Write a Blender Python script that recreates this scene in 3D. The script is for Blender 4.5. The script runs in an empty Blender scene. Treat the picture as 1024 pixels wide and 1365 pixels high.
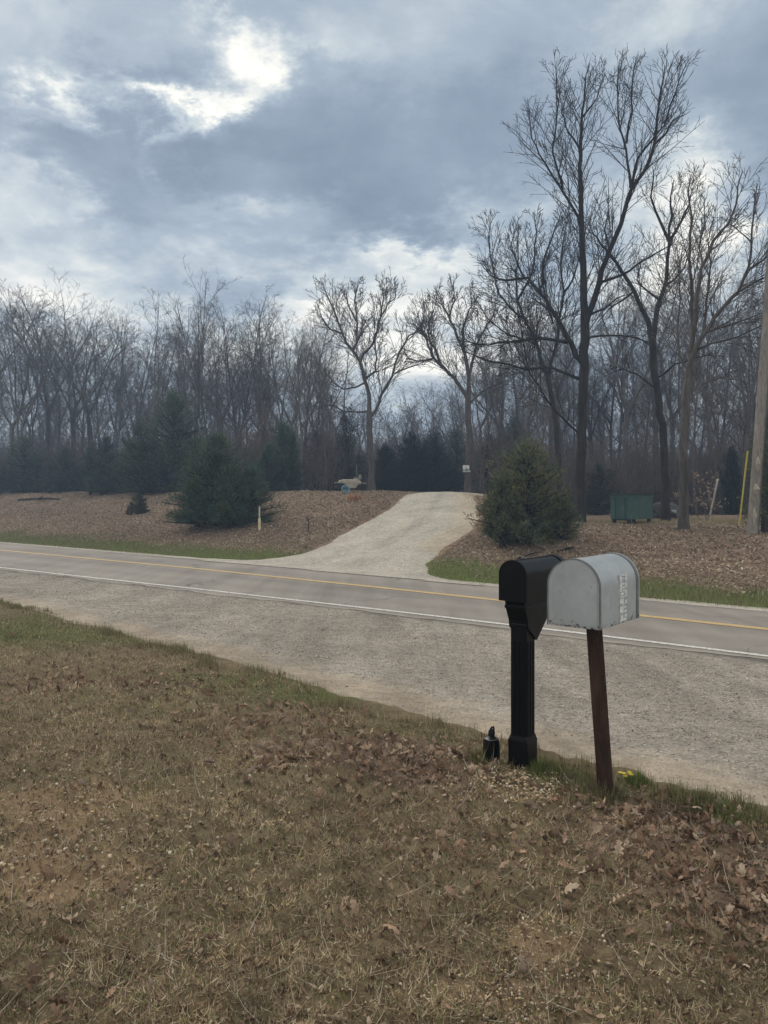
import bpy, bmesh, math, random
import numpy as np
from mathutils import Vector, Matrix
R = math.radians
rng = np.random.default_rng(7)
random.seed(11)
sc = bpy.context.scene
col = sc.collection

# ------------------------------------------------------------------ terrain
N = np.array([.63, .777]); N = N / np.linalg.norm(N)      # across the road
T = np.array([N[1], -N[0]])                              # along the road
EYE, F, CX, HZ = 1.65, 1030., 512., 662.
def ss(x, a, b):
    t = np.clip((x - a) / (b - a), 0, 1); return t * t * (3 - 2 * t)
def white_u(v): return np.interp(v, [-300, -60, -22, -13.8, -8.5, -4.9, -2.3, 60, 300], [6, 9.2, 10.06, 10.35, 10.45, 10.45, 10.4, 9.5, 6])
def yellow_u(v): return np.interp(v, [-300, -60, -28.7, -17.5, -10.4, -4.7, -2.8, 60, 300], [9.5, 12.75, 13.1, 13.1, 12.85, 12.52, 12.42, 11.4, 8])
def far_u(v): return np.interp(v, [-300, -60, -33.8, -22.6, -12, -5.5, -3.3, 60, 300], [12, 15.05, 15.41, 15.3, 14.95, 14.6, 14.5, 13.3, 10])
def edge_u(v): return np.interp(v, [-300, -40, -13.2, -6.9, -3.9, -3.2, -2.3, -1.5, 20, 300], [7, 7.2, 6.04, 5.25, 4.8, 4.68, 4.56, 4.5, 4.4, 4.4])
def hash2(i, j, s):
    n = np.sin(i * 127.1 + j * 311.7 + s * 74.7) * 43758.5453
    return n - np.floor(n)
def vnoise(x, y, s=0):
    x = np.asarray(x, float); y = np.asarray(y, float)
    i = np.floor(x); j = np.floor(y); fx = x - i; fy = y - j
    fx = fx * fx * (3 - 2 * fx); fy = fy * fy * (3 - 2 * fy)
    return (hash2(i, j, s) * (1 - fx) + hash2(i + 1, j, s) * fx) * (1 - fy) + (hash2(i, j + 1, s) * (1 - fx) + hash2(i + 1, j + 1, s) * fx) * fy
def fbm(x, y, s=0, o=4):
    r = 0; a = .5; t = 0
    for k in range(o):
        r = r + a * vnoise(np.asarray(x) * 2 ** k, np.asarray(y) * 2 ** k, s + k); t += a; a *= .5
    return r / t
def base_h(x, y):
    u = N[0] * x + N[1] * y; v = T[0] * x + T[1] * y
    z = -.05 * ss(u, 1, 5) - .30 * ss(u, 4.2, 9.6)
    s = x - (1.28 + .217 * (y - 21))
    H = 1.9 - .1 * ss(s, -6, -2) - 1.15 * ss(s, -1.5, 5)
    uc = 26 - 2.5 * ss(s, -1, 4)
    d = u - far_u(v)
    rise = ss(d, -.1, uc - 13.2)
    return z + rise * (H + .35) - .07 * np.exp(-((d - 1.0) / .5) ** 2)
def drive_mask(x, y):
    """1 inside the gravel driveway"""
    u = N[0] * x + N[1] * y; v = T[0] * x + T[1] * y
    w = (fbm(x * .9, y * .9, 31, 3) - .5) * .7
    L = np.interp(u, [14.0, 15.6, 16.35, 16.8, 17.37, 18.98, 21.03, 22.58, 24.7, 26.84, 31, 60], [-24, -21.5, -18.49, -17.9, -17.51, -17.72, -18.17, -18.38, -19.32, -20.37, -22.3, -36])
    Rr = np.interp(u, [14.0, 15.4, 16.13, 16.96, 18.67, 20.03, 21.84, 23.92, 27, 30.6, 60], [-8.5, -10.2, -11.52, -12.24, -12.93, -13.1, -13.62, -15.02, -17.2, -19.29, -33])
    m = np.minimum(v - L, Rr - v) + w * .6
    return np.where(u > 14.2, m, -1.)
def hf(x, y):
    x = np.asarray(x, float); y = np.asarray(y, float)
    u = N[0] * x + N[1] * y
    d = u - far_u(T[0] * x + T[1] * y)
    near = 1 - ss(u, 4, 5.5)
    bank = ss(d, 1.2, 3.5) * (1 - ss(drive_mask(x, y), -1.2, .2))
    b = near * ((fbm(x * 5, y * 5, 21, 3) - .5) * .04 + (vnoise(x * 11, y * 11, 22) - .5) * .045)
    b = b + (fbm(x * .8, y * .8, 3) - .5) * .10 * near + (fbm(x * .45, y * .45, 9) - .5) * .28 * bank
    return base_h(x, y) + b
_AT = {}
def at(px, py):
    if (px, py) not in _AT: _AT[(px, py)] = _at(px, py)
    return _AT[(px, py)].copy()
def _at(px, py):
    d = np.array([(px - CX) / F, 1, (HZ - py) / F]); s = 1.5
    while s < 150:
        if EYE + d[2] * s < hf(d[0] * s, s): break
        s += .02 if s < 12 else .06
    return Vector((d[0] * s, s, float(hf(d[0] * s, s))))
def uvw(x, y): return N[0] * x + N[1] * y, T[0] * x + T[1] * y
def xy(u, v): return N[0] * u + T[0] * v, N[1] * u + T[1] * v
def atd(px, D): # ground point in the direction px at depth D
    x = (px - CX) / F * D
    return Vector((x, D, float(hf(x, D))))

# ------------------------------------------------------------------ tagging
def tag(o, label=None, cat=None, group=None, kind=None):
    if label: o['label'] = label
    if cat: o['category'] = cat
    if group: o['group'] = group
    if kind: o['kind'] = kind
    return o
def empty(name, loc, rz=0):
    o = bpy.data.objects.new(name, None); col.objects.link(o)
    o.location = loc; o.rotation_euler = (0, 0, rz); o.empty_display_size = .2
    return o

# ------------------------------------------------------------------ meshes
def mesh_arr(name, V, faces, mat, C=None, parent=None, smooth=False):
    """faces: list of int arrays (n,k)"""
    me = bpy.data.meshes.new(name)
    V = np.ascontiguousarray(V, dtype=np.float32)
    me.vertices.add(len(V)); me.vertices.foreach_set('co', V.ravel())
    loops = np.concatenate([f.ravel() for f in faces]).astype(np.int32)
    sizes = np.concatenate([np.full(len(f), f.shape[1], np.int32) for f in faces])
    starts = np.concatenate([[0], np.cumsum(sizes)[:-1]]).astype(np.int32)
    me.loops.add(len(loops)); me.loops.foreach_set('vertex_index', loops)
    me.polygons.add(len(sizes)); me.polygons.foreach_set('loop_start', starts); me.polygons.foreach_set('loop_total', sizes)
    if smooth: me.polygons.foreach_set('use_smooth', np.ones(len(sizes), bool))
    if C is not None:
        a = me.color_attributes.new('Col', 'FLOAT_COLOR', 'POINT')
        c4 = np.ones((len(V), 4), np.float32); c4[:, :3] = C
        a.data.foreach_set('color', c4.ravel())
    me.update(calc_edges=True); me.validate()
    me.materials.append(mat)
    o = bpy.data.objects.new(name, me); col.objects.link(o)
    if parent: o.parent = parent
    return o
def inst(TV, TF, pos, rot, scale, colr=None):
    """stamp template verts TV(K,3) at pos(N,3) with rot(N,3,3), scale (N,) or (N,3)"""
    n, K = len(pos), len(TV)
    if scale.ndim == 1: scale = scale[:, None]
    L = TV[None] * scale[:, None, :] if scale.shape[1] == 3 else TV[None] * scale[:, :, None]
    V = np.einsum('nij,nkj->nki', rot, L) + pos[:, None]
    fs = [(f[None] + (np.arange(n) * K)[:, None, None]).reshape(-1, f.shape[1]) for f in TF]
    C = None if colr is None else np.repeat(colr, K, 0)
    return V.reshape(-1, 3), fs, C
def merge(parts):
    V, FS, C, off = [], {}, [], 0
    for v, fs, c in parts:
        V.append(v)
        for f in fs: FS.setdefault(f.shape[1], []).append(f + off)
        if c is not None: C.append(c)
        off += len(v)
    return np.concatenate(V), [np.concatenate(f) for f in FS.values()], (np.concatenate(C) if C else None)
def rots(yaw, tilt, roll=None):
    """yaw about z, then lean by tilt (about x, before the yaw), roll about own y"""
    n = len(yaw); c, s = np.cos(yaw), np.sin(yaw); ct, st = np.cos(tilt), np.sin(tilt)
    Z = np.zeros((n, 3, 3)); Z[:, 0, 0] = c; Z[:, 0, 1] = -s; Z[:, 1, 0] = s; Z[:, 1, 1] = c; Z[:, 2, 2] = 1
    X = np.zeros((n, 3, 3)); X[:, 0, 0] = 1; X[:, 1, 1] = ct; X[:, 1, 2] = -st; X[:, 2, 1] = st; X[:, 2, 2] = ct
    M = Z @ X
    if roll is not None:
        Y = np.zeros((n, 3, 3)); cr, sr = np.cos(roll), np.sin(roll)
        Y[:, 0, 0] = cr; Y[:, 0, 2] = sr; Y[:, 1, 1] = 1; Y[:, 2, 0] = -sr; Y[:, 2, 2] = cr
        M = M @ Y
    return M
class BM:
    def __init__(s): s.b = bmesh.new()
    def box(s, c, d, M=None, bev=0, taper=None):
        r = bmesh.ops.create_cube(s.b, size=1)['verts']
        for v in r:
            v.co = Vector((v.co.x * d[0], v.co.y * d[1], v.co.z * d[2]))
            if taper and v.co.z > 0: v.co.x *= taper[0]; v.co.y *= taper[1]
        if bev:
            es = list({e for v in r for e in v.link_edges})
            q = bmesh.ops.bevel(s.b, geom=es, offset=bev, segments=2, affect='EDGES', profile=.5)
            r = list({v for f in q['faces'] for v in f.verts} | {v for v in r if v.is_valid})
        for v in r:
            v.co += Vector(c)
            if M: v.co = M @ v.co
        return s
    def prism(s, pts, y0, y1, M=None):
        """closed outline pts (x,z) pulled from y0 to y1"""
        a = [s.b.verts.new((p[0], y0, p[1])) for p in pts]; b = [s.b.verts.new((p[0], y1, p[1])) for p in pts]
        n = len(pts)
        for i in range(n): s.b.faces.new((a[i], a[(i + 1) % n], b[(i + 1) % n], b[i]))
        s.b.faces.new(a[::-1]); s.b.faces.new(b)
        if M:
            for v in a + b: v.co = M @ v.co
        return s
    def lathe(s, prof, c=(0, 0, 0), seg=20, M=None, sq=0):
        rings = []
        for r, z in prof:
            ring = []
            for k in range(seg):
                a = 2 * math.pi * k / seg
                q = 1 if not sq else 1 / max(abs(math.cos(a)), abs(math.sin(a))) ** sq
                ring.append(s.b.verts.new(Vector((c[0] + r * q * math.cos(a), c[1] + r * q * math.sin(a), c[2] + z))))
            rings.append(ring)
        for i in range(len(rings) - 1):
            for k in range(seg): s.b.faces.new((rings[i][k], rings[i][(k + 1) % seg], rings[i + 1][(k + 1) % seg], rings[i + 1][k]))
        s.b.faces.new(rings[0][::-1]); s.b.faces.new(rings[-1])
        if M:
            for ring in rings:
                for v in ring: v.co = M @ v.co
        return s
    def tube(s, pts, rad, seg=8):
        pts = [Vector(p) for p in pts]
        if not hasattr(rad, '__len__'): rad = [rad] * len(pts)
        rings = []
        for i, p in enumerate(pts):
            t = (pts[min(i + 1, len(pts) - 1)] - pts[max(i - 1, 0)]).normalized()
            a = t.cross(Vector((.13, .97, .21))).normalized(); b = t.cross(a)
            rings.append([s.b.verts.new(p + (a * math.cos(2 * math.pi * k / seg) + b * math.sin(2 * math.pi * k / seg)) * rad[i]) for k in range(seg)])
        for i in range(len(rings) - 1):
            for k in range(seg): s.b.faces.new((rings[i][k], rings[i][(k + 1) % seg], rings[i + 1][(k + 1) % seg], rings[i + 1][k]))
        s.b.faces.new(rings[0][::-1]); s.b.faces.new(rings[-1])
        return s
    def build(s, name, mat, parent=None, smooth=False):
        bmesh.ops.recalc_face_normals(s.b, faces=s.b.faces)
        me = bpy.data.meshes.new(name); s.b.to_mesh(me); s.b.free(); me.materials.append(mat)
        if smooth:
            me.polygons.foreach_set('use_smooth', [True] * len(me.polygons))
            me.set_sharp_from_angle(angle=R(38))
        o = bpy.data.objects.new(name, me); col.objects.link(o)
        if parent: o.parent = parent
        return o

# ------------------------------------------------------------------ materials
class NT:
    def __init__(s, name):
        s.m = bpy.data.materials.new(name); s.m.use_nodes = True; s.t = s.m.node_tree; s.t.nodes.clear()
        s.out = s.n('ShaderNodeOutputMaterial'); s.p = s.n('ShaderNodeBsdfPrincipled'); s.l(s.p.outputs[0], s.out.inputs[0])
        s.p.inputs['Roughness'].default_value = .85; s.p.inputs['Specular IOR Level'].default_value = .25
        s.co = s.n('ShaderNodeTexCoord').outputs['Object']
    def n(s, k): return s.t.nodes.new(k)
    def l(s, a, b): s.t.links.new(a, b)
    def set(s, inp, v):
        if isinstance(v, bpy.types.NodeSocket): s.l(v, inp)
        elif isinstance(v, (tuple, list)) and len(v) == 3 and inp.type == 'RGBA': inp.default_value = (*v, 1)
        else: inp.default_value = v
    def noise(s, scale, detail=4, rough=.6, co=None, dist=0):
        n = s.n('ShaderNodeTexNoise'); s.l(co or s.co, n.inputs['Vector'])
        n.inputs['Scale'].default_value = scale; n.inputs['Detail'].default_value = detail; n.inputs['Roughness'].default_value = rough; n.inputs['Distortion'].default_value = dist
        return n.outputs['Fac']
    def voro(s, scale, out='Distance', co=None, feat='F1'):
        n = s.n('ShaderNodeTexVoronoi'); s.l(co or s.co, n.inputs['Vector']); n.inputs['Scale'].default_value = scale; n.feature = feat
        return n.outputs[out]
    def ramp(s, fac, stops):
        n = s.n('ShaderNodeValToRGB'); s.set(n.inputs[0], fac); e = n.color_ramp.elements
        while len(e) < len(stops): e.new(.5)
        for k, (p, c) in enumerate(stops):
            e[k].position = p; e[k].color = (*c, 1) if isinstance(c, tuple) else (c, c, c, 1)
        return n.outputs[0]
    def mix(s, f, a, b, mode='MIX'):
        n = s.n('ShaderNodeMix'); n.data_type = 'RGBA'; n.blend_type = mode
        s.set(n.inputs[0], f); s.set(n.inputs[6], a); s.set(n.inputs[7], b); return n.outputs[2]
    def math(s, op, a, b=0, c=None):
        n = s.n('ShaderNodeMath'); n.operation = op; s.set(n.inputs[0], a); s.set(n.inputs[1], b)
        if c is not None: s.set(n.inputs[2], c)
        return n.outputs[0]
    def sep(s, v):
        n = s.n('ShaderNodeSeparateXYZ'); s.l(v, n.inputs[0]); return n.outputs
    def map(s, scale=(1, 1, 1), rot=(0, 0, 0), loc=(0, 0, 0)):
        n = s.n('ShaderNodeMapping'); s.l(s.co, n.inputs[0]); n.inputs['Scale'].default_value = scale; n.inputs['Rotation'].default_value = rot; n.inputs['Location'].default_value = loc
        return n.outputs[0]
    def attr(s, name='Col'):
        n = s.n('ShaderNodeAttribute'); n.attribute_name = name; return n.outputs['Color']
    def bump(s, h, strength=.4, dist=.02):
        n = s.n('ShaderNodeBump'); s.l(h, n.inputs['Height']); n.inputs['Strength'].default_value = strength; n.inputs['Distance'].default_value = dist
        s.l(n.outputs[0], s.p.inputs['Normal'])
    def done(s, colr, rough=None, metal=None, spec=None):
        s.set(s.p.inputs['Base Color'], colr)
        if rough is not None: s.set(s.p.inputs['Roughness'], rough)
        if metal is not None: s.set(s.p.inputs['Metallic'], metal)
        if spec is not None: s.set(s.p.inputs['Specular IOR Level'], spec)
        return s.m
def simple(name, c, rough=.7, metal=0, var=.25, scale=6, spec=.3, bump=0):
    t = NT(name); n = t.noise(scale, 5)
    d = tuple(x * (1 - var) for x in c); e = tuple(min(1, x * (1 + var)) for x in c)
    if bump: t.bump(t.noise(scale * 6, 4), bump, .01)
    return t.done(t.ramp(n, [(.3, d), (.7, e)]), rough, metal, spec)
def vcol(name, rough=.85, spec=.15, scale=0, var=.3, transl=0):
    t = NT(name); c = t.attr()
    if scale: c = t.mix(1, c, t.ramp(t.noise(scale, 3), [(.3, 1 - var), (.7, 1 + var)]), 'MULTIPLY')
    m = t.done(c, rough, 0, spec)
    if transl:
        tr = t.n('ShaderNodeBsdfTranslucent'); t.set(tr.inputs[0], c); mx = t.n('ShaderNodeMixShader'); mx.inputs[0].default_value = transl
        t.l(t.p.outputs[0], mx.inputs[1]); t.l(tr.outputs[0], mx.inputs[2]); t.l(mx.outputs[0], t.out.inputs[0])
    return m

def mat_ground():
    t = NT('ground_earth')
    zone = t.sep(t.attr('Zone'))          # x leaves, y green, z bare clay
    fine = t.noise(55, 5, .7); mid = t.noise(6, 5, .65); big = t.noise(1.1, 4)
    thatch = t.mix(fine, t.ramp(mid, [(.3, (.075, .055, .034)), (.7, (.17, .132, .078))]), t.ramp(mid, [(.3, (.15, .118, .070)), (.7, (.29, .23, .145))]))
    leafc = t.ramp(t.voro(14, 'Color'), [(.0, (.10, .066, .045)), (.5, (.19, .135, .10)), (1, (.27, .20, .15))])
    green = t.mix(fine, (.06, .075, .022), (.13, .15, .055))
    clay = t.mix(fine, (.22, .138, .08), (.43, .305, .195))
    def jitter(z, w=.5): return t.ramp(t.math('ADD', z, t.math('MULTIPLY', t.math('SUBTRACT', t.noise(9, 5), .5), w)), [(.35, 0.), (.65, 1.)])
    c = t.mix(jitter(zone[0]), thatch, leafc)
    c = t.mix(t.math('MULTIPLY', jitter(zone[1]), .8), c, green)
    c = t.mix(t.math('MULTIPLY', jitter(zone[2], 1.5), .72), c, clay)
    t.bump(t.math('ADD', fine, t.math('MULTIPLY', mid, .6)), .7, .03)
    return t.done(c, .95, 0, .1)
def mat_gravel(name, pale, tan, dark, lon=True):
    t = NT(name)
    zone = t.sep(t.attr('Zone'))          # x: sandy dust, y: dark fines
    cell = t.voro(62, 'Color'); d = t.voro(62); cell2 = t.voro(150, 'Color')
    g = t.ramp(t.sep(cell)[0], [(.0, dark), (.35, tuple(p * .72 for p in pale)), (.7, pale), (1, tuple(min(1, p * 1.45) for p in pale))])
    g2 = t.ramp(t.sep(cell2)[1], [(.0, tuple(p * .6 for p in pale)), (1, tuple(min(1, p * 1.25) for p in pale))])
    c = t.mix(t.ramp(t.noise(17, 4), [(.42, 0.), (.58, 1.)]), g, g2)
    sand = t.mix(t.noise(90, 3), tuple(x * .8 for x in tan), tuple(x * 1.15 for x in tan))
    sm = t.math('ADD', zone[0], t.math('MULTIPLY', t.math('SUBTRACT', t.noise(3, 6, .65), .5), 1.1))
    c = t.mix(t.math('MULTIPLY', t.ramp(sm, [(.38, 0.), (.75, 1.)]), .62), c, sand)
    dm = t.math('ADD', zone[1], t.math('MULTIPLY', t.math('SUBTRACT', t.noise(2.2, 7, .7), .5), 1.2))
    c = t.mix(t.math('MULTIPLY', t.ramp(dm, [(.4, 0.), (.8, 1.)]), .75), c, t.mix(t.noise(120, 2), tuple(x * .8 for x in dark), tuple(x * 1.6 for x in dark)))
    c = t.mix(1, c, t.ramp(t.noise(.9, 5), [(.3, .82), (.7, 1.14)]), 'MULTIPLY')
    c = t.mix(1, c, t.ramp(t.noise(7, 6, .75), [(.32, .72), (.68, 1.22)]), 'MULTIPLY')
    if lon: c = t.mix(1, c, t.ramp(t.noise(1.6, 5, .6, t.map((1, .10, 1), (0, 0, -math.atan2(T[1], T[0]) + math.pi / 2))), [(.35, .78), (.65, 1.12)]), 'MULTIPLY')
    t.bump(t.math('SUBTRACT', 1, d), .8, .012)
    return t.done(c, .95, 0, .15)
def mat_road():
    t = NT('worn_asphalt')
    zone = t.sep(t.attr('Zone'))          # x = place across the road, 0..1
    lon = t.map((1, .09, 1), (0, 0, -math.atan2(T[1], T[0]) + math.pi / 2))
    stre = t.noise(2.4, 6, .6, lon); agg = t.noise(140, 3, .7); big = t.noise(.35, 5, .6)
    c = t.ramp(stre, [(.3, (.192, .172, .152)), (.7, (.255, .232, .208))])
    wheel = t.ramp(zone[0], [(.06, .94), (.14, 1.1), (.24, .95), (.34, 1.10), (.47, .88), (.58, 1.08), (.72, .95), (.86, 1.1), (.97, .98)])
    c = t.mix(1, c, wheel, 'MULTIPLY')
    c = t.mix(1, c, t.ramp(big, [(.3, .84), (.7, 1.14)]), 'MULTIPLY')
    c = t.mix(1, c, t.ramp(agg, [(.25, .6), (.75, 1.4)]), 'MULTIPLY')
    wv = t.n('ShaderNodeVectorMath'); wv.operation = 'MULTIPLY_ADD'; nz = t.n('ShaderNodeTexNoise'); t.l(t.co, nz.inputs['Vector']); nz.inputs['Scale'].default_value = 1.3; nz.inputs['Detail'].default_value = 6
    t.l(nz.outputs['Color'], wv.inputs[0]); wv.inputs[1].default_value = (1.1, 1.1, 0); t.l(t.co, wv.inputs[2])
    ck = t.voro(.34, 'Distance', wv.outputs[0], 'DISTANCE_TO_EDGE'); mask = t.ramp(t.noise(.5, 3), [(.45, 0.), (.6, 1.)])
    crack = t.math('MULTIPLY', t.ramp(ck, [(.002, 1.), (.009, 0.)]), mask)
    c = t.mix(t.math('MULTIPLY', crack, .6), c, (.05, .046, .042))
    # gravel dust worked in from both edges
    edge = t.ramp(zone[0], [(.0, 1.), (.07, 0.), (.93, 0.), (1., 1.)]); ed = t.ramp(t.math('ADD', edge, t.math('MULTIPLY', t.math('SUBTRACT', t.noise(2.5, 7, .7), .5), 1.3)), [(.5, 0.), (.9, 1.)])
    c = t.mix(t.math('MULTIPLY', ed, .7), c, (.33, .295, .25))
    t.bump(agg, .4, .006)
    return t.done(c, .85, 0, .25)
def mat_paint(name, c, wear):
    t = NT(name)
    w = t.ramp(t.noise(22, 6, .75), [(wear, 0.), (wear + .16, 1.)])
    cc = t.mix(w, (.15, .14, .13), t.mix(t.noise(3, 4), tuple(x * .8 for x in c), c))
    return t.done(cc, .75, 0, .25)
def mat_bark(name, dark, light, sc_=1.):
    t = NT(name)
    m = t.map((9 * sc_, 9 * sc_, 1.7 * sc_)); n = t.noise(1, 6, .7, m, .6); b = t.noise(.8, 4)
    c = t.mix(1, t.ramp(n, [(.3, dark), (.68, light)]), t.ramp(b, [(.3, .75), (.7, 1.2)]), 'MULTIPLY')
    t.bump(n, .8, .03)
    return t.done(c, .95, 0, .1)

M = {}
M['ground'] = mat_ground()
M['gravel'] = mat_gravel('shoulder_gravel', (.34, .305, .262), (.385, .31, .225), (.10, .092, .082))
M['drive'] = mat_gravel('driveway_gravel', (.46, .425, .365), (.47, .385, .285), (.22, .20, .175), False)
M['road'] = mat_road()
M['white_paint'] = mat_paint('white_road_paint', (.72, .70, .66), .36)
M['yellow_paint'] = mat_paint('yellow_road_paint', (.56, .40, .19), .33)
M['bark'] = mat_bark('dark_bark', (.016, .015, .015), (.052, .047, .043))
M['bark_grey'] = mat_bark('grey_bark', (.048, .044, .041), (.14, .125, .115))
M['bark_far'] = mat_bark('woods_bark', (.07, .068, .067), (.19, .178, .17))  # grey bark, its colour lightened to stand in for thicker haze
M['twig_brown'] = simple('brown_twig', (.125, .105, .095), .95, 0, .3, 3, .1)
M['blade'] = vcol('dry_grass', .8, .2, 0, transl=.2)
M['leaf'] = vcol('dead_leaf', .8, .2, 60, .25, transl=.12)
M['stone'] = vcol('loose_stone', .9, .2, 80, .2)
M['cedar'] = vcol('cedar_foliage', .8, .15, 0, transl=.15)

# ------------------------------------------------------------------ camera
cam = bpy.data.cameras.new('camera'); co = bpy.data.objects.new('camera', cam); col.objects.link(co)
co.location = (0, 0, EYE); co.rotation_euler = (R(90), 0, 0)
cam.sensor_fit = 'VERTICAL'; cam.sensor_height = 36; cam.sensor_width = 27; cam.lens = F / 1365 * 36
cam.shift_y = -20.5 / 1365; cam.clip_end = 3000; cam.clip_start = .05
sc.camera = co
sc.render.resolution_x = 768; sc.render.resolution_y = 1024
sc.view_settings.view_transform = 'Standard'; sc.view_settings.look = 'None'; sc.view_settings.exposure = .40; sc.view_settings.gamma = 1

# ------------------------------------------------------------------ sky
def build_sky():
    w = bpy.data.worlds.new('World'); sc.world = w; w.use_nodes = True
    t = NT.__new__(NT); t.t = w.node_tree; t.t.nodes.clear()
    out = t.n('ShaderNodeOutputWorld'); bg = t.n('ShaderNodeBackground'); t.l(bg.outputs[0], out.inputs[0])
    bg.inputs[1].default_value = .1
    sky = t.n('ShaderNodeTexSky'); sky.sky_type = 'NISHITA'; sky.sun_disc = False
    sky.sun_elevation = R(SUN_EL); sky.sun_rotation = R(SUN_AZ)
    g = t.n('ShaderNodeTexCoord').outputs['Generated']; t.co = g
    x, y, z = t.sep(g)
    az = t.math('ARCTAN2', x, y)
    el = t.math('ARCTAN2', z, t.math('SQRT', t.math('ADD', t.math('MULTIPLY', x, x), t.math('MULTIPLY', y, y))))
    # cloud layer seen in perspective: direction divided by height above the horizon
    zz = t.math('ADD', t.math('MAXIMUM', z, 0), .22)
    cv = t.n('ShaderNodeCombineXYZ'); t.l(t.math('DIVIDE', x, zz), cv.inputs[0]); t.l(t.math('DIVIDE', y, zz), cv.inputs[1])
    layer = cv.outputs[0]
    n1 = t.noise(1.15, 8, .56, layer, .35); n2 = t.noise(3.2, 7, .6, layer, .5); n3 = t.noise(.5, 4, .5, layer)
    jx = t.math('MULTIPLY', t.math('SUBTRACT', t.noise(1.7, 8, .66, layer), .5), .70)
    jl = t.n('ShaderNodeMapping'); t.l(layer, jl.inputs[0]); jl.inputs['Location'].default_value = (7.3, 2.1, 3)
    jy = t.math('MULTIPLY', t.math('SUBTRACT', t.noise(1.9, 8, .66, jl.outputs[0]), .5), .46)
    az = t.math('ADD', az, jx); el = t.math('ADD', el, jy)
    def pos(px, py):
        a = math.atan((px - CX) / F); return a, math.atan((HZ - py) / F * math.cos(a))
    blobs = [  # px, py, half widths, lightness
        (90, 95, 17, 42, .36), (195, 84, 34, 14, .46), (255, 58, 34, 15, .46), (205, 150, 15, 30, .40), (320, 2, 44, 20, .55), (100, 285, 24, 12, .14),
        (60, 265, 60, 30, .13), (115, 330, 70, 30, .18), (320, 255, 50, 14, .22), (545, 352, 60, 16, .34), (440, 450, 80, 40, .26), (570, 430, 60, 40, .16), (880, 300, 75, 45, .36), (980, 300, 40, 40, .30),
        (835, 35, 70, 30, .26), (300, 430, 120, 24, .16), (30, 400, 60, 20, .20), (650, 420, 60, 50, .18), (880, 420, 100, 60, .12), (20, 20, 60, 60, .12), (500, 30, 60, 40, .08),
        (430, 170, 150, 62, -.25), (520, 215, 110, 40, -.07), (110, 195, 120, 36, -.16), (180, 22, 90, 22, -.20), (640, 130, 120, 80, -.03), (560, 300, 100, 24, -.10), (940, 150, 90, 90, -.06), (230, 310, 80, 34, -.08), (640, 330, 60, 30, -.10), (960, 240, 70, 30, -.08)]
    v = t.math('ADD', t.math('MULTIPLY', t.math('SUBTRACT', n1, .5), 1.3), .365)
    v = t.math('ADD', v, t.math('MULTIPLY', t.math('SUBTRACT', n2, .5), .62))
    for px, py, sx, sy, amp in blobs:
        a, e = pos(px, py); qx = sx / F * 1.25; qy = sy / F * 1.25
        dx = t.math('MULTIPLY', t.math('SUBTRACT', az, a), 1 / qx); dy = t.math('MULTIPLY', t.math('SUBTRACT', el, e), 1 / qy)
        r2 = t.math('ADD', t.math('MULTIPLY', dx, dx), t.math('MULTIPLY', dy, dy))
        v = t.math('ADD', v, t.math('MULTIPLY', t.math('EXPONENT', t.math('MULTIPLY', r2, -.5)), amp))
    # unseen sky overhead and behind the camera, brightened to light the ground
    v = t.math('ADD', v, t.math('MULTIPLY', t.ramp(y, [(.25, 1.), (.60, 0.)]), .42))
    c = t.ramp(v, [(.0, (1.7, 2.15, 2.75)), (.2, (2.3, 2.85, 3.55)), (.4, (3.3, 3.9, 4.5)), (.58, (5.15, 5.6, 5.75)), (.74, (7.8, 7.75, 7.2)), (.92, (10.0, 9.6, 8.6))])
    fin = t.mix(.93, sky.outputs[0], c)
    t.l(fin, bg.inputs[0])
    w.cycles.sampling_method = 'MANUAL' if hasattr(w.cycles, 'sampling_method') else 'AUTOMATIC'
    try: w.cycles.sample_map_resolution = 512
    except Exception: pass
SUN_EL, SUN_AZ = 38, -40
build_sky()
sl = bpy.data.lights.new('sun', 'SUN'); sl.energy = 1.5; sl.angle = R(20); sl.color = (1, .91, .78)
so = bpy.data.objects.new('sun', sl); col.objects.link(so)
az_, el_ = R(SUN_AZ), R(SUN_EL)
sd = Vector((math.sin(az_) * math.cos(el_), math.cos(az_) * math.cos(el_), math.sin(el_)))
so.rotation_euler = sd.to_track_quat('Z', 'Y').to_euler(); so.location = sd * 60

# ------------------------------------------------------------------ ground sheets
def grid_uv(us, vs):
    U, Vv = np.meshgrid(us, vs, indexing='ij'); x, y = xy(U, Vv)
    n, m = U.shape; idx = np.arange(n * m).reshape(n, m)
    Fq = np.stack([idx[:-1, :-1], idx[1:, :-1], idx[1:, 1:], idx[:-1, 1:]], -1).reshape(-1, 4)
    return x.ravel(), y.ravel(), Fq
def add_zone(o, Z):
    a = o.data.color_attributes.new('Zone', 'FLOAT_COLOR', 'POINT'); c = np.ones((len(Z), 4), np.float32); c[:, :3] = Z; a.data.foreach_set('color', c.ravel())
def gz(x, y, spots):
    r = np.zeros_like(np.asarray(x, float))
    for px, py, sx, sy, amp in spots:
        p = at(px, py); k = p.y
        # spot stretched along the ground as its footprint is
        dx = (x - p.x) / (sx * k / F); dy = (y - p.y) / (sy * k / F * k / EYE)
        r = r + amp * np.exp(-.5 * (dx * dx + dy * dy))
    return r
LEAFSPOT = [(520, 1000, 70, 14, 1.0), (420, 1000, 90, 18, .7), (350, 960, 70, 14, .6), (230, 915, 90, 10, .55), (60, 910, 60, 14, .4), (620, 1030, 40, 12, .4), (960, 1140, 90, 40, .95), (980, 1230, 70, 40, .6), (830, 1110, 60, 25, .4), (560, 1040, 60, 20, .6), (920, 1080, 80, 14, .6), (700, 1110, 80, 20, .25), (800, 1180, 70, 20, .3), (600, 1140, 80, 20, .2)]
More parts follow.
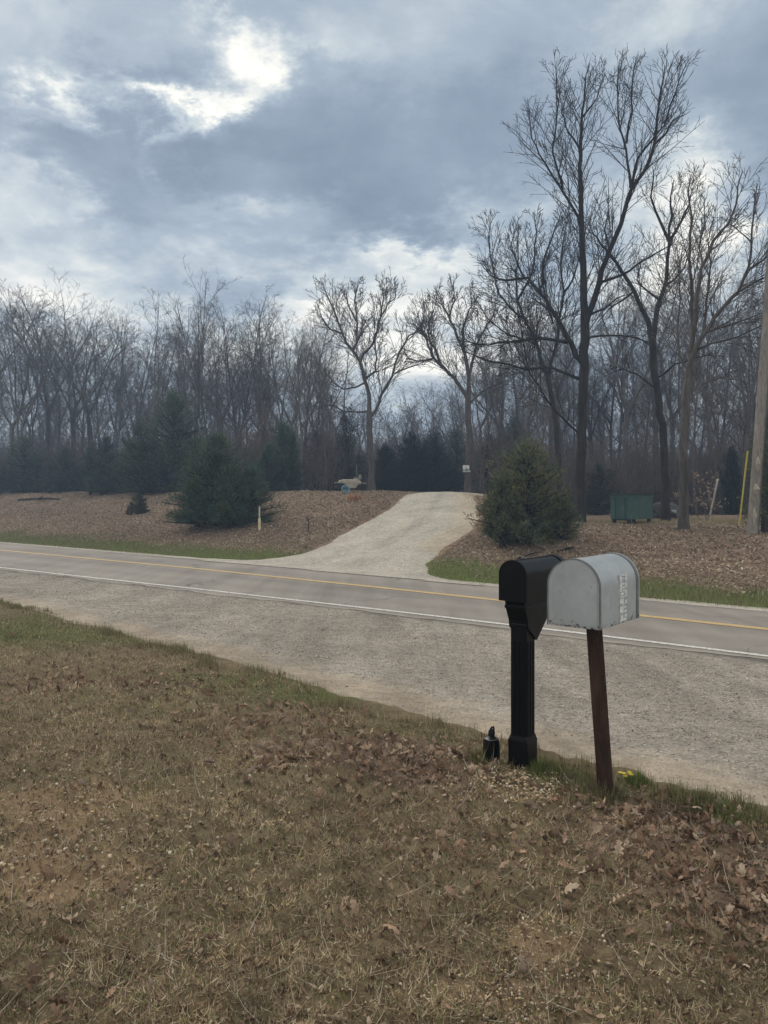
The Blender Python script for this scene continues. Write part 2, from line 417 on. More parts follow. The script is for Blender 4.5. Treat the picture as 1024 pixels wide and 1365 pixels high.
GREENSPOT = [(300, 905, 130, 12, .55), (120, 850, 120, 14, .6), (420, 930, 80, 10, .5), (20, 830, 60, 20, .5), (740, 1035, 30, 8, .7), (960, 1085, 60, 9, .5), (500, 970, 60, 8, .4), (160, 950, 120, 14, .35), (150, 1080, 90, 8, .3), (330, 1130, 40, 20, .35), (840, 1050, 30, 7, .7), (600, 985, 60, 10, .4), (200, 1050, 70, 10, .3), (650, 1020, 40, 8, .3)]
BARESPOT = [(90, 1070, 100, 26, .8), (40, 1130, 60, 30, .5), (150, 1160, 90, 18, .6), (40, 1190, 60, 30, .45), (720, 1250, 50, 22, .7), (690, 1330, 100, 22, .7), (820, 1290, 70, 12, .3), (690, 1060, 50, 14, .5), (120, 1220, 60, 30, .35), (560, 1230, 60, 14, .3), (460, 1110, 60, 12, .25)]
def zones(x, y):
    u, v = uvw(x, y); d = u - far_u(v)
    near = u < 8
    nz = fbm(x * 1.3, y * 1.3, 5)
    leaf = np.where(near, np.clip(gz(x, y, LEAFSPOT), 0, 1), ss(d + (nz - .5) * 2.2, 1.4, 3.2))
    green = np.where(near, np.clip(gz(x, y, GREENSPOT) + .15 * nz, 0, 1), ss(d, .05, .35) * (1 - ss(d + (nz - .5) * 2.2, 1.5, 3.2)))
    bare = np.where(near, np.clip(gz(x, y, BARESPOT), 0, 1), ss(drive_mask(x, y), -.45, .2) * np.where(v > -17, .55, .12) * ss(u, 16.5, 19))
    # flat yard round the dumpster: thin straw grass, fewer leaves
    yard = (1 - ss(np.hypot((x - 9.6) / 6, (y - 30) / 3.2), .7, 1.1))
    leaf = leaf * (1 - .75 * yard)
    return np.stack([leaf, green, bare], -1)
def build_ground():
    us = np.concatenate([np.arange(-300, -40, 20), np.arange(-40, -6, 2.), np.arange(-6, .5, .5), np.arange(.5, 6.8, .045), np.arange(6.8, 14, .6), np.arange(14, 30, .22), np.arange(30, 60, 1.), np.arange(60, 130, 5.), np.arange(130, 900, 40.)])
    vs = np.concatenate([np.arange(-900, -120, 40.), np.arange(-120, -50, 4.), np.arange(-50, -14, .4), np.arange(-14, -6, .1), np.arange(-6, 2.2, .045), np.arange(2.2, 20, .8), np.arange(20, 60, 4.), np.arange(60, 500, 40.)])
    x, y, Fq = grid_uv(us, vs)
    u, v = uvw(x, y); z = hf(x, y)
    sunk = ss(u - edge_u(v), .05, .5) * (1 - ss(u - far_u(v), -.45, .0))
    sunk = np.maximum(sunk, ss(drive_mask(x, y), .0, .6))
    far = np.hypot(x, y)
    z = z - .05 * sunk
    o = mesh_arr('ground', np.stack([x, y, z], -1), [Fq], M['ground'], smooth=True)
    add_zone(o, zones(x, y)); tag(o, kind='structure')
build_ground()
def build_shoulder():
    ts = np.linspace(0, 1, 60); vs = np.concatenate([np.arange(-120, -30, 2.), np.arange(-30, -14, .3), np.arange(-14, 3, .1), np.arange(3, 50, 1.5)])
    Tt, Vv = np.meshgrid(ts, vs, indexing='ij')
    wig = (fbm(Vv * 1.1, Vv * 0 + 3, 12, 4) - .5) * .45
    u0 = edge_u(Vv) - .12 + wig; u1 = white_u(Vv) + .1
    U = u0 + (u1 - u0) * Tt; x, y = xy(U, Vv)
    n, m = U.shape; idx = np.arange(n * m).reshape(n, m)
    Fq = np.stack([idx[:-1, :-1], idx[1:, :-1], idx[1:, 1:], idx[:-1, 1:]], -1).reshape(-1, 4)
    z = base_h(x, y) + .006 + (fbm(x * 3, y * 3, 4, 3) - .5) * .02 * (1 - ss(Tt, .85, 1.)) - .05 * (1 - ss(Tt, 0, .06)) + (fbm(x * .8, y * .8, 3) - .5) * .10 * (1 - ss(U, 4, 5.5))
    rz = -.35 + .006 + .03 * (1 - ((U - yellow_u(Vv)) / 2.8) ** 2)
    wq = ss(U - white_u(Vv), -.9, -.3); z = z * (1 - wq) + rz * wq
    o = mesh_arr('gravel_shoulder', np.stack([x, y, z], -1).reshape(-1, 3), [Fq], M['gravel'], smooth=True)
    wide = U - edge_u(Vv)
    sand = (1 - ss(wide, .0, 1.5)) * .72 + .10
    dk = ss(U - white_u(Vv), -.8, -.1) * .85 + .75 * np.exp(-((U - 8.9) / .4) ** 2) * ss(np.sin(Vv * .21 + .4), -.2, .5) * .7
    add_zone(o, np.stack([sand, dk, sand * 0], -1).reshape(-1, 3)); tag(o, kind='structure')
build_shoulder()
VS = np.concatenate([np.arange(-300, -60, 8.), np.arange(-60, -30, 1.), np.arange(-30, 5, .25), np.arange(5, 60, 2.), np.arange(60, 300, 10.)])
def strip(name, f0, f1, mat, lift, n=2, zone=False):
    ts = np.linspace(0, 1, n); Tt, Vv = np.meshgrid(ts, VS, indexing='ij')
    U = f0(Vv) * (1 - Tt) + f1(Vv) * Tt; x, y = xy(U, Vv)
    idx = np.arange(U.size).reshape(U.shape)
    Fq = np.stack([idx[:-1, :-1], idx[1:, :-1], idx[1:, 1:], idx[:-1, 1:]], -1).reshape(-1, 4)
    z = base_h(x, y) * (1 - ss(U, 9.5, 10)) + (-.35) * ss(U, 9.5, 10) + lift + .03 * (1 - ((U - yellow_u(Vv)) / 2.8) ** 2)
    o = mesh_arr(name, np.stack([x, y, z], -1).reshape(-1, 3), [Fq], mat, smooth=True)
    if zone: add_zone(o, np.stack([Tt, Tt, Tt], -1).reshape(-1, 3))
    tag(o, kind='structure'); return o
strip('road', lambda v: white_u(v) - .28 + (fbm(v * 1.7, v * 0, 6, 4) - .5) * .35, lambda v: far_u(v) + .02, M['road'], .012, 24, True)
strip('white_edge_line', lambda v: white_u(v) - .05, lambda v: white_u(v) + .055, M['white_paint'], .018)
strip('yellow_centre_line', lambda v: yellow_u(v) - .10, lambda v: yellow_u(v) + .10, M['yellow_paint'], .018)
def old_line():
    pass
def build_far_verge():
    # pale gravel strip along the far side of the road
    strip('far_gravel_verge', lambda v: far_u(v) - .10 + (fbm(v * 2.3, v * 0, 16, 4) - .5) * .12, lambda v: far_u(v) + .42 + (fbm(v * 1.3, v * 0, 18, 4) - .5) * .3, M['drive'], .017, 4)
    o = bpy.data.objects['far_gravel_verge']; add_zone(o, np.tile([[.1, .1, 0]], (len(o.data.vertices), 1)))
build_far_verge()
def build_drive():
    us = np.arange(14.4, 48, .16); vs = np.arange(-34, -8, .16)
    x, y, Fq = grid_uv(us, vs); m = drive_mask(x, y); u, v = uvw(x, y)
    d = u - far_u(v)
    keep = (m[Fq].min(1) > -.35) & (d[Fq].min(1) > -.32)
    z = base_h(x, y)
    road_z = -.35 + .012 + .03 * (1 - ((u - yellow_u(v)) / 2.8) ** 2)
    z = z + .012 + .05 * ss(m, .1, .9) * ss(d, .2, 1.4) - .12 * (1 - ss(m, -.35, .12)) + (fbm(x * 1.3, y * 1.3, 8, 3) - .5) * .05 * ss(d, .3, 1)
    z = np.where(d < .35, np.maximum(z, road_z + .012), z)
    Fk = Fq[keep]; used = np.unique(Fk); mp = -np.ones(len(x), int); mp[used] = np.arange(len(used))
    o = mesh_arr('driveway', np.stack([x, y, z], -1)[used], [mp[Fk]], M['drive'], smooth=True)
    Rr = np.interp(u, [14.0, 15.4, 16.13, 16.96, 18.67, 20.03, 21.84, 23.92, 27, 30.6, 60], [-8.5, -10.2, -11.52, -12.24, -12.93, -13.1, -13.62, -15.02, -17.2, -19.29, -33])
    sand = .1 + .9 * (1 - ss(Rr - v, .3, 1.6)) * ss(u, 17, 19.5); Lf = np.interp(u, [14.0, 15.6, 16.35, 16.8, 17.37, 18.98, 21.03, 22.58, 24.7, 26.84, 31, 60], [-24, -21.5, -18.49, -17.9, -17.51, -17.72, -18.17, -18.38, -19.32, -20.37, -22.3, -36]); fr = (v - Lf) / (Rr - Lf); dk = .15 + (.50 * np.exp(-((fr - .52) / .10) ** 2) + .3 * np.exp(-((fr - .06) / .08) ** 2) + .25 * np.exp(-((fr - .95) / .07) ** 2)) * ss(u, 15.5, 19)
    add_zone(o, np.stack([sand, dk, dk * 0], -1)[used]); tag(o, kind='structure')
build_drive()

# ------------------------------------------------------------------ ground cover (nobody could count it)
def blade_tmpl(bend):
    t = np.array([0, .5, 1.]); w = np.array([.5, .42, .06]); V = []
    for k in range(3):
        y = math.sin(bend * t[k]) / max(bend, .01) if bend else t[k]; zc = (1 - math.cos(bend * t[k])) / max(bend, .01)
        V += [(-w[k], 0, 0), (w[k], 0, 0)]
        V[-2] = (-w[k], zc, y); V[-1] = (w[k], zc, y)
    return np.array(V), [np.array([[0, 1, 3, 2], [2, 3, 5, 4]])]
def blades(x, y, z, length, width, tilt, colr):
    n = len(x); pos = np.stack([x, y, z], -1); parts = []
    grp = rng.integers(0, 3, n); yaw = rng.uniform(0, 2 * np.pi, n)
    rt = rots(yaw, tilt)
    for g in range(3):
        k = grp == g
        TV, TF = blade_tmpl([.3, .9, 1.6][g])
        parts.append(inst(TV, TF, pos[k], rt[k], np.stack([width, length, length], -1)[k], colr[k]))
    return merge(parts)
DRY = np.array([(.37, .295, .185), (.29, .225, .135), (.225, .165, .10), (.42, .345, .235), (.12, .085, .055), (.26, .205, .115), (.45, .385, .28), (.18, .15, .08), (.085, .062, .042), (.31, .225, .15)])
GRN = np.array([(.14, .16, .055), (.18, .195, .075), (.11, .125, .04), (.21, .205, .09), (.25, .22, .12)])
def pick(P, n, j=.2): return P[rng.integers(0, len(P), n)] * rng.uniform(1 - j, 1 + j, (n, 1))
def lawn_pts(n, y0, y1, power=1.5):
    y = y0 + (y1 - y0) * rng.random(n) ** power
    x = rng.uniform(-1, 1, n) * (.56 * y + .9)
    u, v = uvw(x, y)
    k = u < edge_u(v) - .05 + (fbm(v * 3, v * 0, 12) - .5) * .5
    return x[k], y[k]
def build_lawn_grass():
    parts = []
    x, y = lawn_pts(520000, 1.6, 14.5, 1.75)
    Z = zones(x, y); cl = fbm(x * 2.2, y * 2.2, 41, 4); tuft = fbm(x * 9, y * 9, 43, 3)
    p = .35 + .75 * ss(tuft, .3, .62); p *= 1 - .38 * Z[:, 2] - .45 * Z[:, 0]
    k = rng.random(len(x)) < p; x, y, Z, cl = x[k], y[k], Z[k], cl[k]; n = len(x)
    isg = rng.random(n) < (.10 + .75 * Z[:, 1]) * np.where(cl > .5, 1.2, .75)
    colr = np.where(isg[:, None], pick(GRN, n), pick(DRY, n)) * (1.04 * (.55 + .85 * fbm(x * 1.4, y * 1.4, 47, 3)) * (.42 + 1.15 * fbm(x * 7, y * 7, 48, 3)))[:, None]
    up = rng.random(n) < .10 + .4 * isg * Z[:, 1]
    tilt = np.where(up, rng.uniform(.2, 1.0, n), rng.uniform(1.15, 1.56, n))
    L = rng.uniform(.014, .048, n) * np.where(isg & (Z[:, 1] > .4), 1.25, 1) * np.where(up, .8, 1)
    W = rng.uniform(.0014, .0034, n) * (1 + .10 * y)
    parts.append(blades(x, y, hf(x, y) + rng.uniform(-.004, .014, n), L, W, tilt, colr))
    # long straw stems lying about
    x, y = lawn_pts(1500, 1.6, 7, 1.3); n = len(x)
    parts.append(blades(x, y, hf(x, y) + .02, rng.uniform(.09, .24, n), rng.uniform(.0013, .0022, n), rng.uniform(1.4, 1.56, n), pick(np.array([(.45, .40, .30), (.36, .30, .2), (.5, .46, .38)]), n)))
    # taller fringe along the gravel and round the posts
    n = 26000; v = rng.uniform(-16, 1.2, n); u = edge_u(v) - np.abs(rng.normal(0, .16, n)) + .06 + (fbm(v * 3, v * 0, 12) - .5) * .5
    x, y = xy(u, v); pp = ss(fbm(x * 2.6, y * 2.6, 51), .42, .7); k = rng.random(n) < .12 + pp; x, y = x[k], y[k]; n = len(x)
    isg = rng.random(n) < .45
    parts.append(blades(x, y, hf(x, y) - .01, rng.uniform(.04, .11, n), rng.uniform(.0016, .0032, n) * (1 + .05 * y), rng.uniform(.1, .9, n), np.where(isg[:, None], pick(GRN, n), pick(DRY, n) * .75)))
    for px, py, cnt, rad, gr in [(722, 1030, 900, .10, .85), (735, 1030, 500, .14, .5), (775, 1046, 700, .13, .35), (805, 1062, 600, .13, .3), (850, 1049, 650, .07, .9), (780, 1062, 500, .16, .25), (820, 1062, 300, .1, .4), (640, 1015, 350, .1, .4), (975, 1085, 800, .2, .75), (900, 1066, 500, .14, .45), (940, 1075, 400, .12, .4)]:
        c = at(px, py); n = cnt; r = rad * np.sqrt(rng.random(n)); a = rng.uniform(0, 6.28, n); x = c.x + r * np.cos(a); y = c.y + r * np.sin(a)
        isg = rng.random(n) < gr
        parts.append(blades(x, y, hf(x, y) - .01, rng.uniform(.05, .14, n) * (1.1 - .6 * r / rad), rng.uniform(.0018, .0036, n), rng.uniform(.05, .75, n), np.where(isg[:, None], pick(np.array([(.12, .17, .045), (.16, .21, .06), (.10, .13, .04)]), n), pick(DRY, n) * .7)))
    V, Fs, C = merge(parts); tag(mesh_arr('lawn_grass', V, Fs, M['blade'], C), 'matted dry brown grass with green patches on the near verge', 'grass', kind='stuff')
build_lawn_grass()
def build_verge_grass():
    n = 190000; v = rng.uniform(-60, 3, n); u = far_u(v) + rng.uniform(.12, 3.8, n); x, y = xy(u, v)
    d = u - far_u(v); Z = zones(x, y)
    k = (rng.random(n) < np.clip(Z[:, 1] * .9 + .06, 0, 1)) & (drive_mask(x, y) < -.05 + rng.normal(0, .08, n)); x, y, d = x[k], y[k], d[k]; n = len(x)
    right = x > 1
    gp = np.where(right, .95, .8) - .35 * ss(d, 1.2, 3); mouth = np.exp(-((v[k] + 11.0) / 2.2) ** 2) + .7 * np.exp(-((v[k] + 19.5) / 2.5) ** 2); gp = gp + .6 * mouth
    isg = rng.random(n) < gp * (.5 + .9 * fbm(x * .8, y * .8, 57))
    colr = np.where(isg[:, None], pick(np.array([(.13, .175, .05), (.175, .225, .075), (.21, .24, .095), (.24, .23, .12)]), n), pick(DRY, n) * .8)
    colr = colr * (1 + mouth[:, None] * np.array([.05, .12, -.05]))
    V, Fs, C = blades(x, y, hf(x, y) - .01, rng.uniform(.05, .16, n), rng.uniform(.006, .012, n), rng.uniform(.15, 1.25, n), colr)
    # straw-coloured grass in the yard round the dumpster
    n = 26000; x2 = 9.6 + rng.normal(0, 4.0, n); y2 = 30.5 + rng.normal(0, 2.2, n); k = hf(x2, y2) > .3; x2, y2 = x2[k], y2[k]; n = len(x2)
    P2 = blades(x2, y2, hf(x2, y2) - .01, rng.uniform(.05, .14, n), rng.uniform(.006, .012, n), rng.uniform(.4, 1.4, n), pick(np.array([(.36, .30, .19), (.30, .24, .15), (.26, .22, .12), (.22, .21, .1)]), n))
    V, Fs, C = merge([(V, Fs, C), P2])
    tag(mesh_arr('verge_grass', V, Fs, M['blade'], C), 'short green and straw grass along the far side of the road', 'grass', kind='stuff')
build_verge_grass()
def leaf_tmpl(curl, fold, lobed=True):
    if lobed: P = [(0, .015), (.14, .13), (.24, .07), (.38, .24), (.48, .12), (.62, .27), (.72, .12), (.85, .16), (1, .01)]
    else: P = [(0, .01), (.3, .22), (.65, .2), (1, .01)]
    V = []
    for l, w in P:
        zc = curl * ((l - .5) ** 2 - .12)
        V += [(0, l - .5, zc), (-w, l - .5 + w * .2, zc + fold * w), (w, l - .5 + w * .2, zc + fold * w * .8)]
    Fq = []
    for i in range(len(P) - 1):
        a, b = i * 3, i * 3 + 3
        Fq += [(a, a + 1, b + 1, b), (a + 2, a, b, b + 2)]
    return np.array(V), [np.array(Fq)]
LEAFC = np.array([(.23, .15, .10), (.30, .20, .135), (.17, .105, .07), (.36, .27, .19), (.26, .18, .13), (.13, .085, .06), (.40, .31, .23), (.21, .155, .125), (.28, .18, .125)])
def leaves(x, y, z, size, tilt, tmpls, colr):
    n = len(x); g = rng.integers(0, len(tmpls), n); rt = rots(rng.uniform(0, 6.283, n), tilt, rng.normal(0, .5, n)); parts = []
    for k, (TV, TF) in enumerate(tmpls):
        m = g == k
        parts.append(inst(TV, TF, np.stack([x, y, z], -1)[m], rt[m], size[m], colr[m]))
    return merge(parts)
LT = [leaf_tmpl(c, f) for c, f in [(.5, .5), (1.4, .9), (-.9, -.3), (.2, 1.3), (2.0, .3)]]
LF = [leaf_tmpl(c, f, False) for c, f in [(.6, .6), (1.5, 1.0), (-.9, -.4), (.3, 1.3)]]
def build_leaves():
    x, y = lawn_pts(36000, 1.6, 14.5, 1.35); Z = zones(x, y)
    k = rng.random(len(x)) < np.clip(.03 + 1.25 * Z[:, 0] ** 1.2 * (.4 + 1.2 * fbm(x * 3, y * 3, 61)) + .05 * Z[:, 2], 0, 1); x, y = x[k], y[k]; n = len(x)
    parts = [leaves(x, y, hf(x, y) + rng.uniform(.006, .03, n), rng.uniform(.045, .10, n) * np.where(rng.random(n) < .4, .6, 1), rng.normal(0, .75, n), LT, pick(LEAFC, n, .25))]
    # crumbs of broken leaf
    x, y = lawn_pts(40000, 1.6, 11, 1.4); n = len(x)
    parts.append(leaves(x, y, hf(x, y) + rng.uniform(.004, .02, n), rng.uniform(.010, .034, n), rng.normal(0, .8, n), LF, pick(np.concatenate([LEAFC, [(.10, .07, .055), (.13, .09, .06)]]), n, .35)))
    V, Fs, C = merge(parts); tag(mesh_arr('fallen_leaves', V, Fs, M['leaf'], C), 'curled brown oak leaves scattered over the near verge', 'leaves', kind='stuff')
    n = 150000; v = rng.uniform(-62, 2, n) ; u = far_u(v) + .8 + 13 * rng.random(n) ** 1.25; x, y = xy(u, v); Z = zones(x, y)
    k = (rng.random(n) < .08 + .92 * Z[:, 0]) & (drive_mask(x, y) < -.1) & (Z[:, 0] > .03)
    k2 = np.abs(x / y) < .62; k &= k2
    x, y = x[k], y[k]; n = len(x)
    tone = (.52 + .95 * fbm(x * .45, y * .45, 63, 4))[:, None]
    BK = np.array([(.28, .22, .16), (.34, .275, .205), (.23, .18, .13), (.40, .335, .255), (.31, .25, .185), (.19, .145, .11), (.46, .395, .31), (.28, .225, .175), (.31, .225, .15)])
    V, Fs, C = leaves(x, y, hf(x, y) + rng.uniform(.005, .05, n), rng.uniform(.045, .105, n), rng.normal(0, .5, n), LF, pick(BK, n, .2) * tone)
    tag(mesh_arr('bank_leaf_litter', V, Fs, M['leaf'], C), 'thick brown leaf litter covering the banks across the road', 'leaves', kind='stuff')
build_leaves()
def stone_tmpl(seed):
    r = np.random.default_rng(seed); b = bmesh.new(); bmesh.ops.create_icosphere(b, subdivisions=1, radius=.5)
    V = np.array([v.co[:] for v in b.verts]) * r.uniform(.75, 1.2, (len(b.verts), 1)) * np.array([1, .8, .55]); Fq = [np.array([[v.index for v in f.verts] for f in b.faces])]; b.free(); return V, Fq
ST = [stone_tmpl(s) for s in range(4)]
def stones(x, y, z, size, P):
    n = len(x); g = rng.integers(0, 4, n); rt = rots(rng.uniform(0, 6.28, n), rng.normal(0, .4, n), rng.normal(0, .4, n)); c = pick(P, n, .2)
    return merge([inst(ST[k][0], ST[k][1], np.stack([x, y, z], -1)[g == k], rt[g == k], size[g == k], c[g == k]) for k in range(4)])
def build_stones():
    n = 80000; v = -34 * rng.random(n) ** 1.9 + 1.5; u = edge_u(v) + .02 + (10.1 - edge_u(v)) * rng.random(n) ** 1.1; x, y = xy(u, v)
    p = .15 + .85 * ss(u - edge_u(v) + (fbm(x, y, 71) - .5) * 1.5, .5, 1.6); k = (rng.random(n) < p) & (np.abs(x / y) < .62); x, y, u = x[k], y[k], u[k]; n = len(x)
    P = np.array([(.42, .38, .33), (.36, .325, .28), (.30, .27, .235), (.50, .46, .40), (.22, .195, .17), (.40, .34, .265)])
    S = rng.uniform(.006, .02, n) * np.where(rng.random(n) < .04, 1.8, 1)
    V, Fs, C = stones(x, y, base_h(x, y) + .008 + S * .1, S, P)
    tag(mesh_arr('loose_gravel', V, Fs, M['stone'], C), 'loose grey gravel chips over the pull-off beside the road', 'gravel', kind='stuff')
    # pale stones showing through the lawn, heap at the foot of the black post
    xs, ys, sz = [], [], []
    for px, py, sx, sy, cnt, s0, s1 in [(690, 1050, 38, 12, 190, .010, .030), (660, 1055, 40, 12, 70, .01, .024), (730, 1055, 30, 10, 60, .01, .03), (90, 1070, 110, 30, 230, .006, .026), (130, 1155, 100, 22, 150, .006, .028), (720, 1255, 60, 22, 160, .004, .016), (690, 1330, 110, 20, 300, .004, .016), (270, 1100, 60, 30, 60, .008, .026)]:
        c = at(px, py); k = c.y
        xs.append(c.x + rng.normal(0, 1, cnt) * sx * k / F); ys.append(c.y + rng.normal(0, 1, cnt) * sy * k / F * k / EYE); sz.append(rng.uniform(s0, s1, cnt))
    x, y = lawn_pts(260, 1.7, 8, 1.3); xs.append(x); ys.append(y); sz.append(rng.uniform(.006, .024, len(x)))
    x, y, s = map(np.concatenate, (xs, ys, sz))
    u, v = uvw(x, y); k = u < edge_u(v) - .02; x, y, s = x[k], y[k], s[k]
    V, Fs, C = stones(x, y, hf(x, y) + .012 + s * .15, s, np.array([(.43, .36, .26), (.40, .30, .19), (.48, .43, .34), (.32, .25, .17), (.44, .33, .20)]))
    tag(mesh_arr('pale_pebbles', V, Fs, M['stone'], C), 'pale tan pebbles lying in the verge and heaped round the black post', 'pebbles', kind='stuff')
build_stones()
# ------------------------------------------------------------------ mailboxes and small things
TH = math.atan2(N[0], N[1])
def mat_black_plastic():
    t = NT('black_plastic'); n = t.noise(14, 5); d = t.ramp(t.noise(3, 5), [(.35, .0), (.75, 1.)])
    c = t.mix(t.math('MULTIPLY', d, .35), (.0022, .0026, .0032), (.006, .006, .006)); t.bump(t.noise(180, 2), .08, .002)
    return t.done(c, t.ramp(n, [(.3, .30), (.7, .42)]), 0, .20)
def mat_galv():
    t = NT('galvanised_steel'); sp = t.voro(26, 'Color'); n = t.noise(4, 6, .65); st = t.noise(1, 5, .6, t.map((30, 30, 2.5)))
    z = t.sep(t.co)[2]
    c = t.mix(t.sep(sp)[0], (.41, .435, .45), (.45, .475, .49))
    c = t.mix(1, c, t.ramp(n, [(.3, .82), (.7, 1.08)]), 'MULTIPLY'); c = t.mix(t.math('MULTIPLY', t.ramp(st, [(.55, 0.), (.8, 1.)]), .25), c, (.30, .295, .285))
    # rust freckles gather along the bottom seam
    low = t.ramp(z, [(.0, 1.), (.05, 0.)]); r = t.ramp(t.math('ADD', t.noise(38, 5, .7), t.math('MULTIPLY', low, .16)), [(.66, 0.), (.74, 1.)])
    c = t.mix(r, c, (.05, .035, .028))
    return t.done(c, t.ramp(n, [(.3, .42), (.7, .6)]), .45, .5)
M['galv_dark'] = simple('weathered_zinc_edge', (.17, .175, .18), .55, .4, .25, 20)
M['black'] = mat_black_plastic(); M['galv'] = mat_galv()
M['post_wood'] = mat_bark('stained_post_wood', (.030, .018, .014), (.080, .050, .039), 2.5)
def mat_sticker():
    t = NT('worn_white_vinyl'); w = t.ramp(t.noise(60, 5, .7), [(.36, 0.), (.56, 1.)])
    return t.done(t.mix(w, (.40, .41, .42), (.80, .81, .80)), .5, 0, .4)
M['vinyl'] = mat_sticker()
def arch(w, h, n=18, inset=0, flat=1.):
    r = w / 2 - inset; zc = h - w / 2 * flat; P = [(r, inset)]
    for k in range(n + 1):
        a = math.pi * k / n; P.append((r * math.cos(a), zc + r * flat * math.sin(a)))
    P.append((-r, inset)); return P
def silver_mailbox():
    g = at(808, 1060); root = empty('mailbox', g)
    tag(root, 'large dented galvanised silver mailbox on a leaning brown wood post', 'mailbox')
    root['group'] = 'roadside mailboxes'
    topz = .975; lean = Vector((-.066, .012, topz))
    Mp = Matrix(((1, 0, lean.x / topz, 0), (0, 1, lean.y / topz, 0), (0, 0, 1, 0), (0, 0, 0, 1))) @ Matrix.Rotation(-TH + .42, 4, 'Z')
    b = BM(); b.box((0, 0, topz / 2 - .06), (.088, .09, topz + .12), Mp, .006); b.build('post', M['post_wood'], root)
    body = BM(); W, H, L = .30, .370, .54
    MB = Matrix.Translation((lean.x, lean.y, topz + .014)) @ Matrix.Rotation(-TH, 4, 'Z')
    b2 = BM(); b2.box((0, 0, .002), (.11, .30, .022), Matrix.Translation((lean.x, lean.y, topz)) @ Matrix.Rotation(-TH, 4, 'Z'), .003); b2.build('mounting_board', M['post_wood'], root)
    # shell: outer arch with a slight belly, ends let in a little
    body.prism(arch(W, H), -L / 2, L / 2)
    sh = body.build('body', M['galv'], root, True); sh.matrix_local = MB
    for y0, y1, nm in ((-L / 2 - .004, -L / 2 + .016, 'rear_rim'), (L / 2 - .022, L / 2 + .004, 'front_rim')):
        r = BM(); o = arch(W + .008, H + .004); i = arch(W - .002, H - .001)
        o = [(x, z - (0 if k not in (0, len(o) - 1) else 0)) for k, (x, z) in enumerate(o)]
        bmv = r.b; n = len(o)
        rows = [[bmv.verts.new((p[0], y, p[1])) for p in q] for q, y in ((o, y0), (o, y1), (i, y1), (i, y0))]
        for a in range(4):
            for k in range(n - 1): bmv.faces.new((rows[a][k], rows[a][k + 1], rows[(a + 1) % 4][k + 1], rows[(a + 1) % 4][k]))
        rr = r.build(nm, M['galv_dark'], sh, True)
    bk = BM(); bk.prism(arch(W, H, inset=.010), -L / 2 - .0025, -L / 2 + .004)
    bk.build('rear_panel', M['galv'], root, True).matrix_local = MB
    d = BM(); d.prism(arch(W + .012, H + .006), L / 2 + .0045, L / 2 + .016); d.box((0, L / 2 + .02, H - .03), (.05, .012, .03), None, .003)
    d.build('door', M['galv'], root, True).matrix_local = MB
    # worn stick-on characters stacked down the right side
    stick = BM(); x = W / 2 + .0012
    glyphs = [  # strokes in a 1 x 1 cell (y along the box, z up), as traced from the photograph
        [(.5, .86, 1, .22), (.16, .5, .30, .9), (.84, .48, .24, .8), (.5, .42, .4, .16)],
        [(.2, .5, .26, 1), (.55, .25, .55, .22), (.86, .58, .26, .7), (.5, .74, .3, .18)],
        [(.5, .9, .95, .16), (.38, .5, .42, .34), (.84, .45, .22, .8), (.5, .1, .95, .18)],
        [(.3, .6, .5, .62), (.82, .4, .26, .5), (.5, .14, .3, .2)],
        [(.3, .5, .46, .9), (.74, .74, .3, .26), (.78, .22, .34, .3)],
        [(.5, .2, .8, .34), (.3, .62, .36, .5), (.8, .66, .26, .42)]]
    gw, gh = .112, .043; ztop = .274; yc = .055
    for k, gl in enumerate(glyphs):
        for a, c, w, h in gl:
            zc = ztop - k * (gh + .0015) - gh * (1 - c)
            stick.box((x, yc + (a - .5) * gw, zc), (.0012 + .0002 * (k % 2), w * gw, h * gh))
    stick.build('worn_lettering', M['vinyl'], root).matrix_local = MB
    return root
silver_mailbox()
def black_mailbox():
    g = at(697, 1025); root = empty('mailbox', g)
    tag(root, 'black plastic mailbox on a thick fluted black post', 'mailbox'); root['group'] = 'roadside mailboxes'
    A = Matrix.Rotation(-TH, 4, 'Z')
    W, H, L0, L1, zb = .18, .238, -.125, .415, 1.064
    b = BM(); b.prism([(x, z + zb) for x, z in arch(W, H, flat=.92)], L0, L1, A)
    b.build('body', M['black'], root, True)
    d = BM(); d.prism([(x, z + zb - .004) for x, z in arch(W + .014, H + .010, flat=.92)], L1 - .035, L1 + .012, A)
    d.box((0, L1 + .016, zb + H - .02), (.04, .02, .03), A, .004); d.build('door', M['black'], root, True)
    hd = BM(); hd.prism([(x, z + zb - .012) for x, z in arch(W + .012, H + .016, flat=.92)], L0 - .004, L0 + .014, A)
    hd.build('rear_hood', M['black'], root, True)
    rg = BM(); rg.box((0, .14, zb + H + .001), (.02, .46, .006), A, .002); rg.build('roof_ridge', M['black'], root)
    # bracket under the box: straight upper skirt, then a diagonal brace into the post
    s = BM(); out = [(-.105, zb + .006), (.235, zb + .006), (.235, zb - .10), (.215, zb - .125), (.057, zb - .265), (-.050, zb - .18), (-.057, zb - .135), (-.092, zb - .06)]
    MR = A @ Matrix.Rotation(R(90), 4, 'Z')
    s.prism([(p[0], p[1]) for p in out], -.068, .068, MR); s.box((.07, 0, zb - .05), (.335, .150, .022), MR, .004)
    s.build('bracket', M['black'], root)
    p = BM(); p.box((0, 0, .42), (.112, .112, .98), A, .008)
    for sx in (-1, 1):
        for k in (-.032, 0, .032):
            p.box((k, sx * .0565, .50), (.016, .009, .60), A, .003); p.box((sx * .0565, k, .50), (.009, .016, .60), A, .003)
    p.build('post', M['black'], root)
    c = BM(); c.box((0, 0, .07), (.134, .134, .24), A, .005); c.box((0, 0, .203), (.128, .128, .026), A, .004, (.9, .9)); c.build('base_collar', M['black'], root)
black_mailbox()
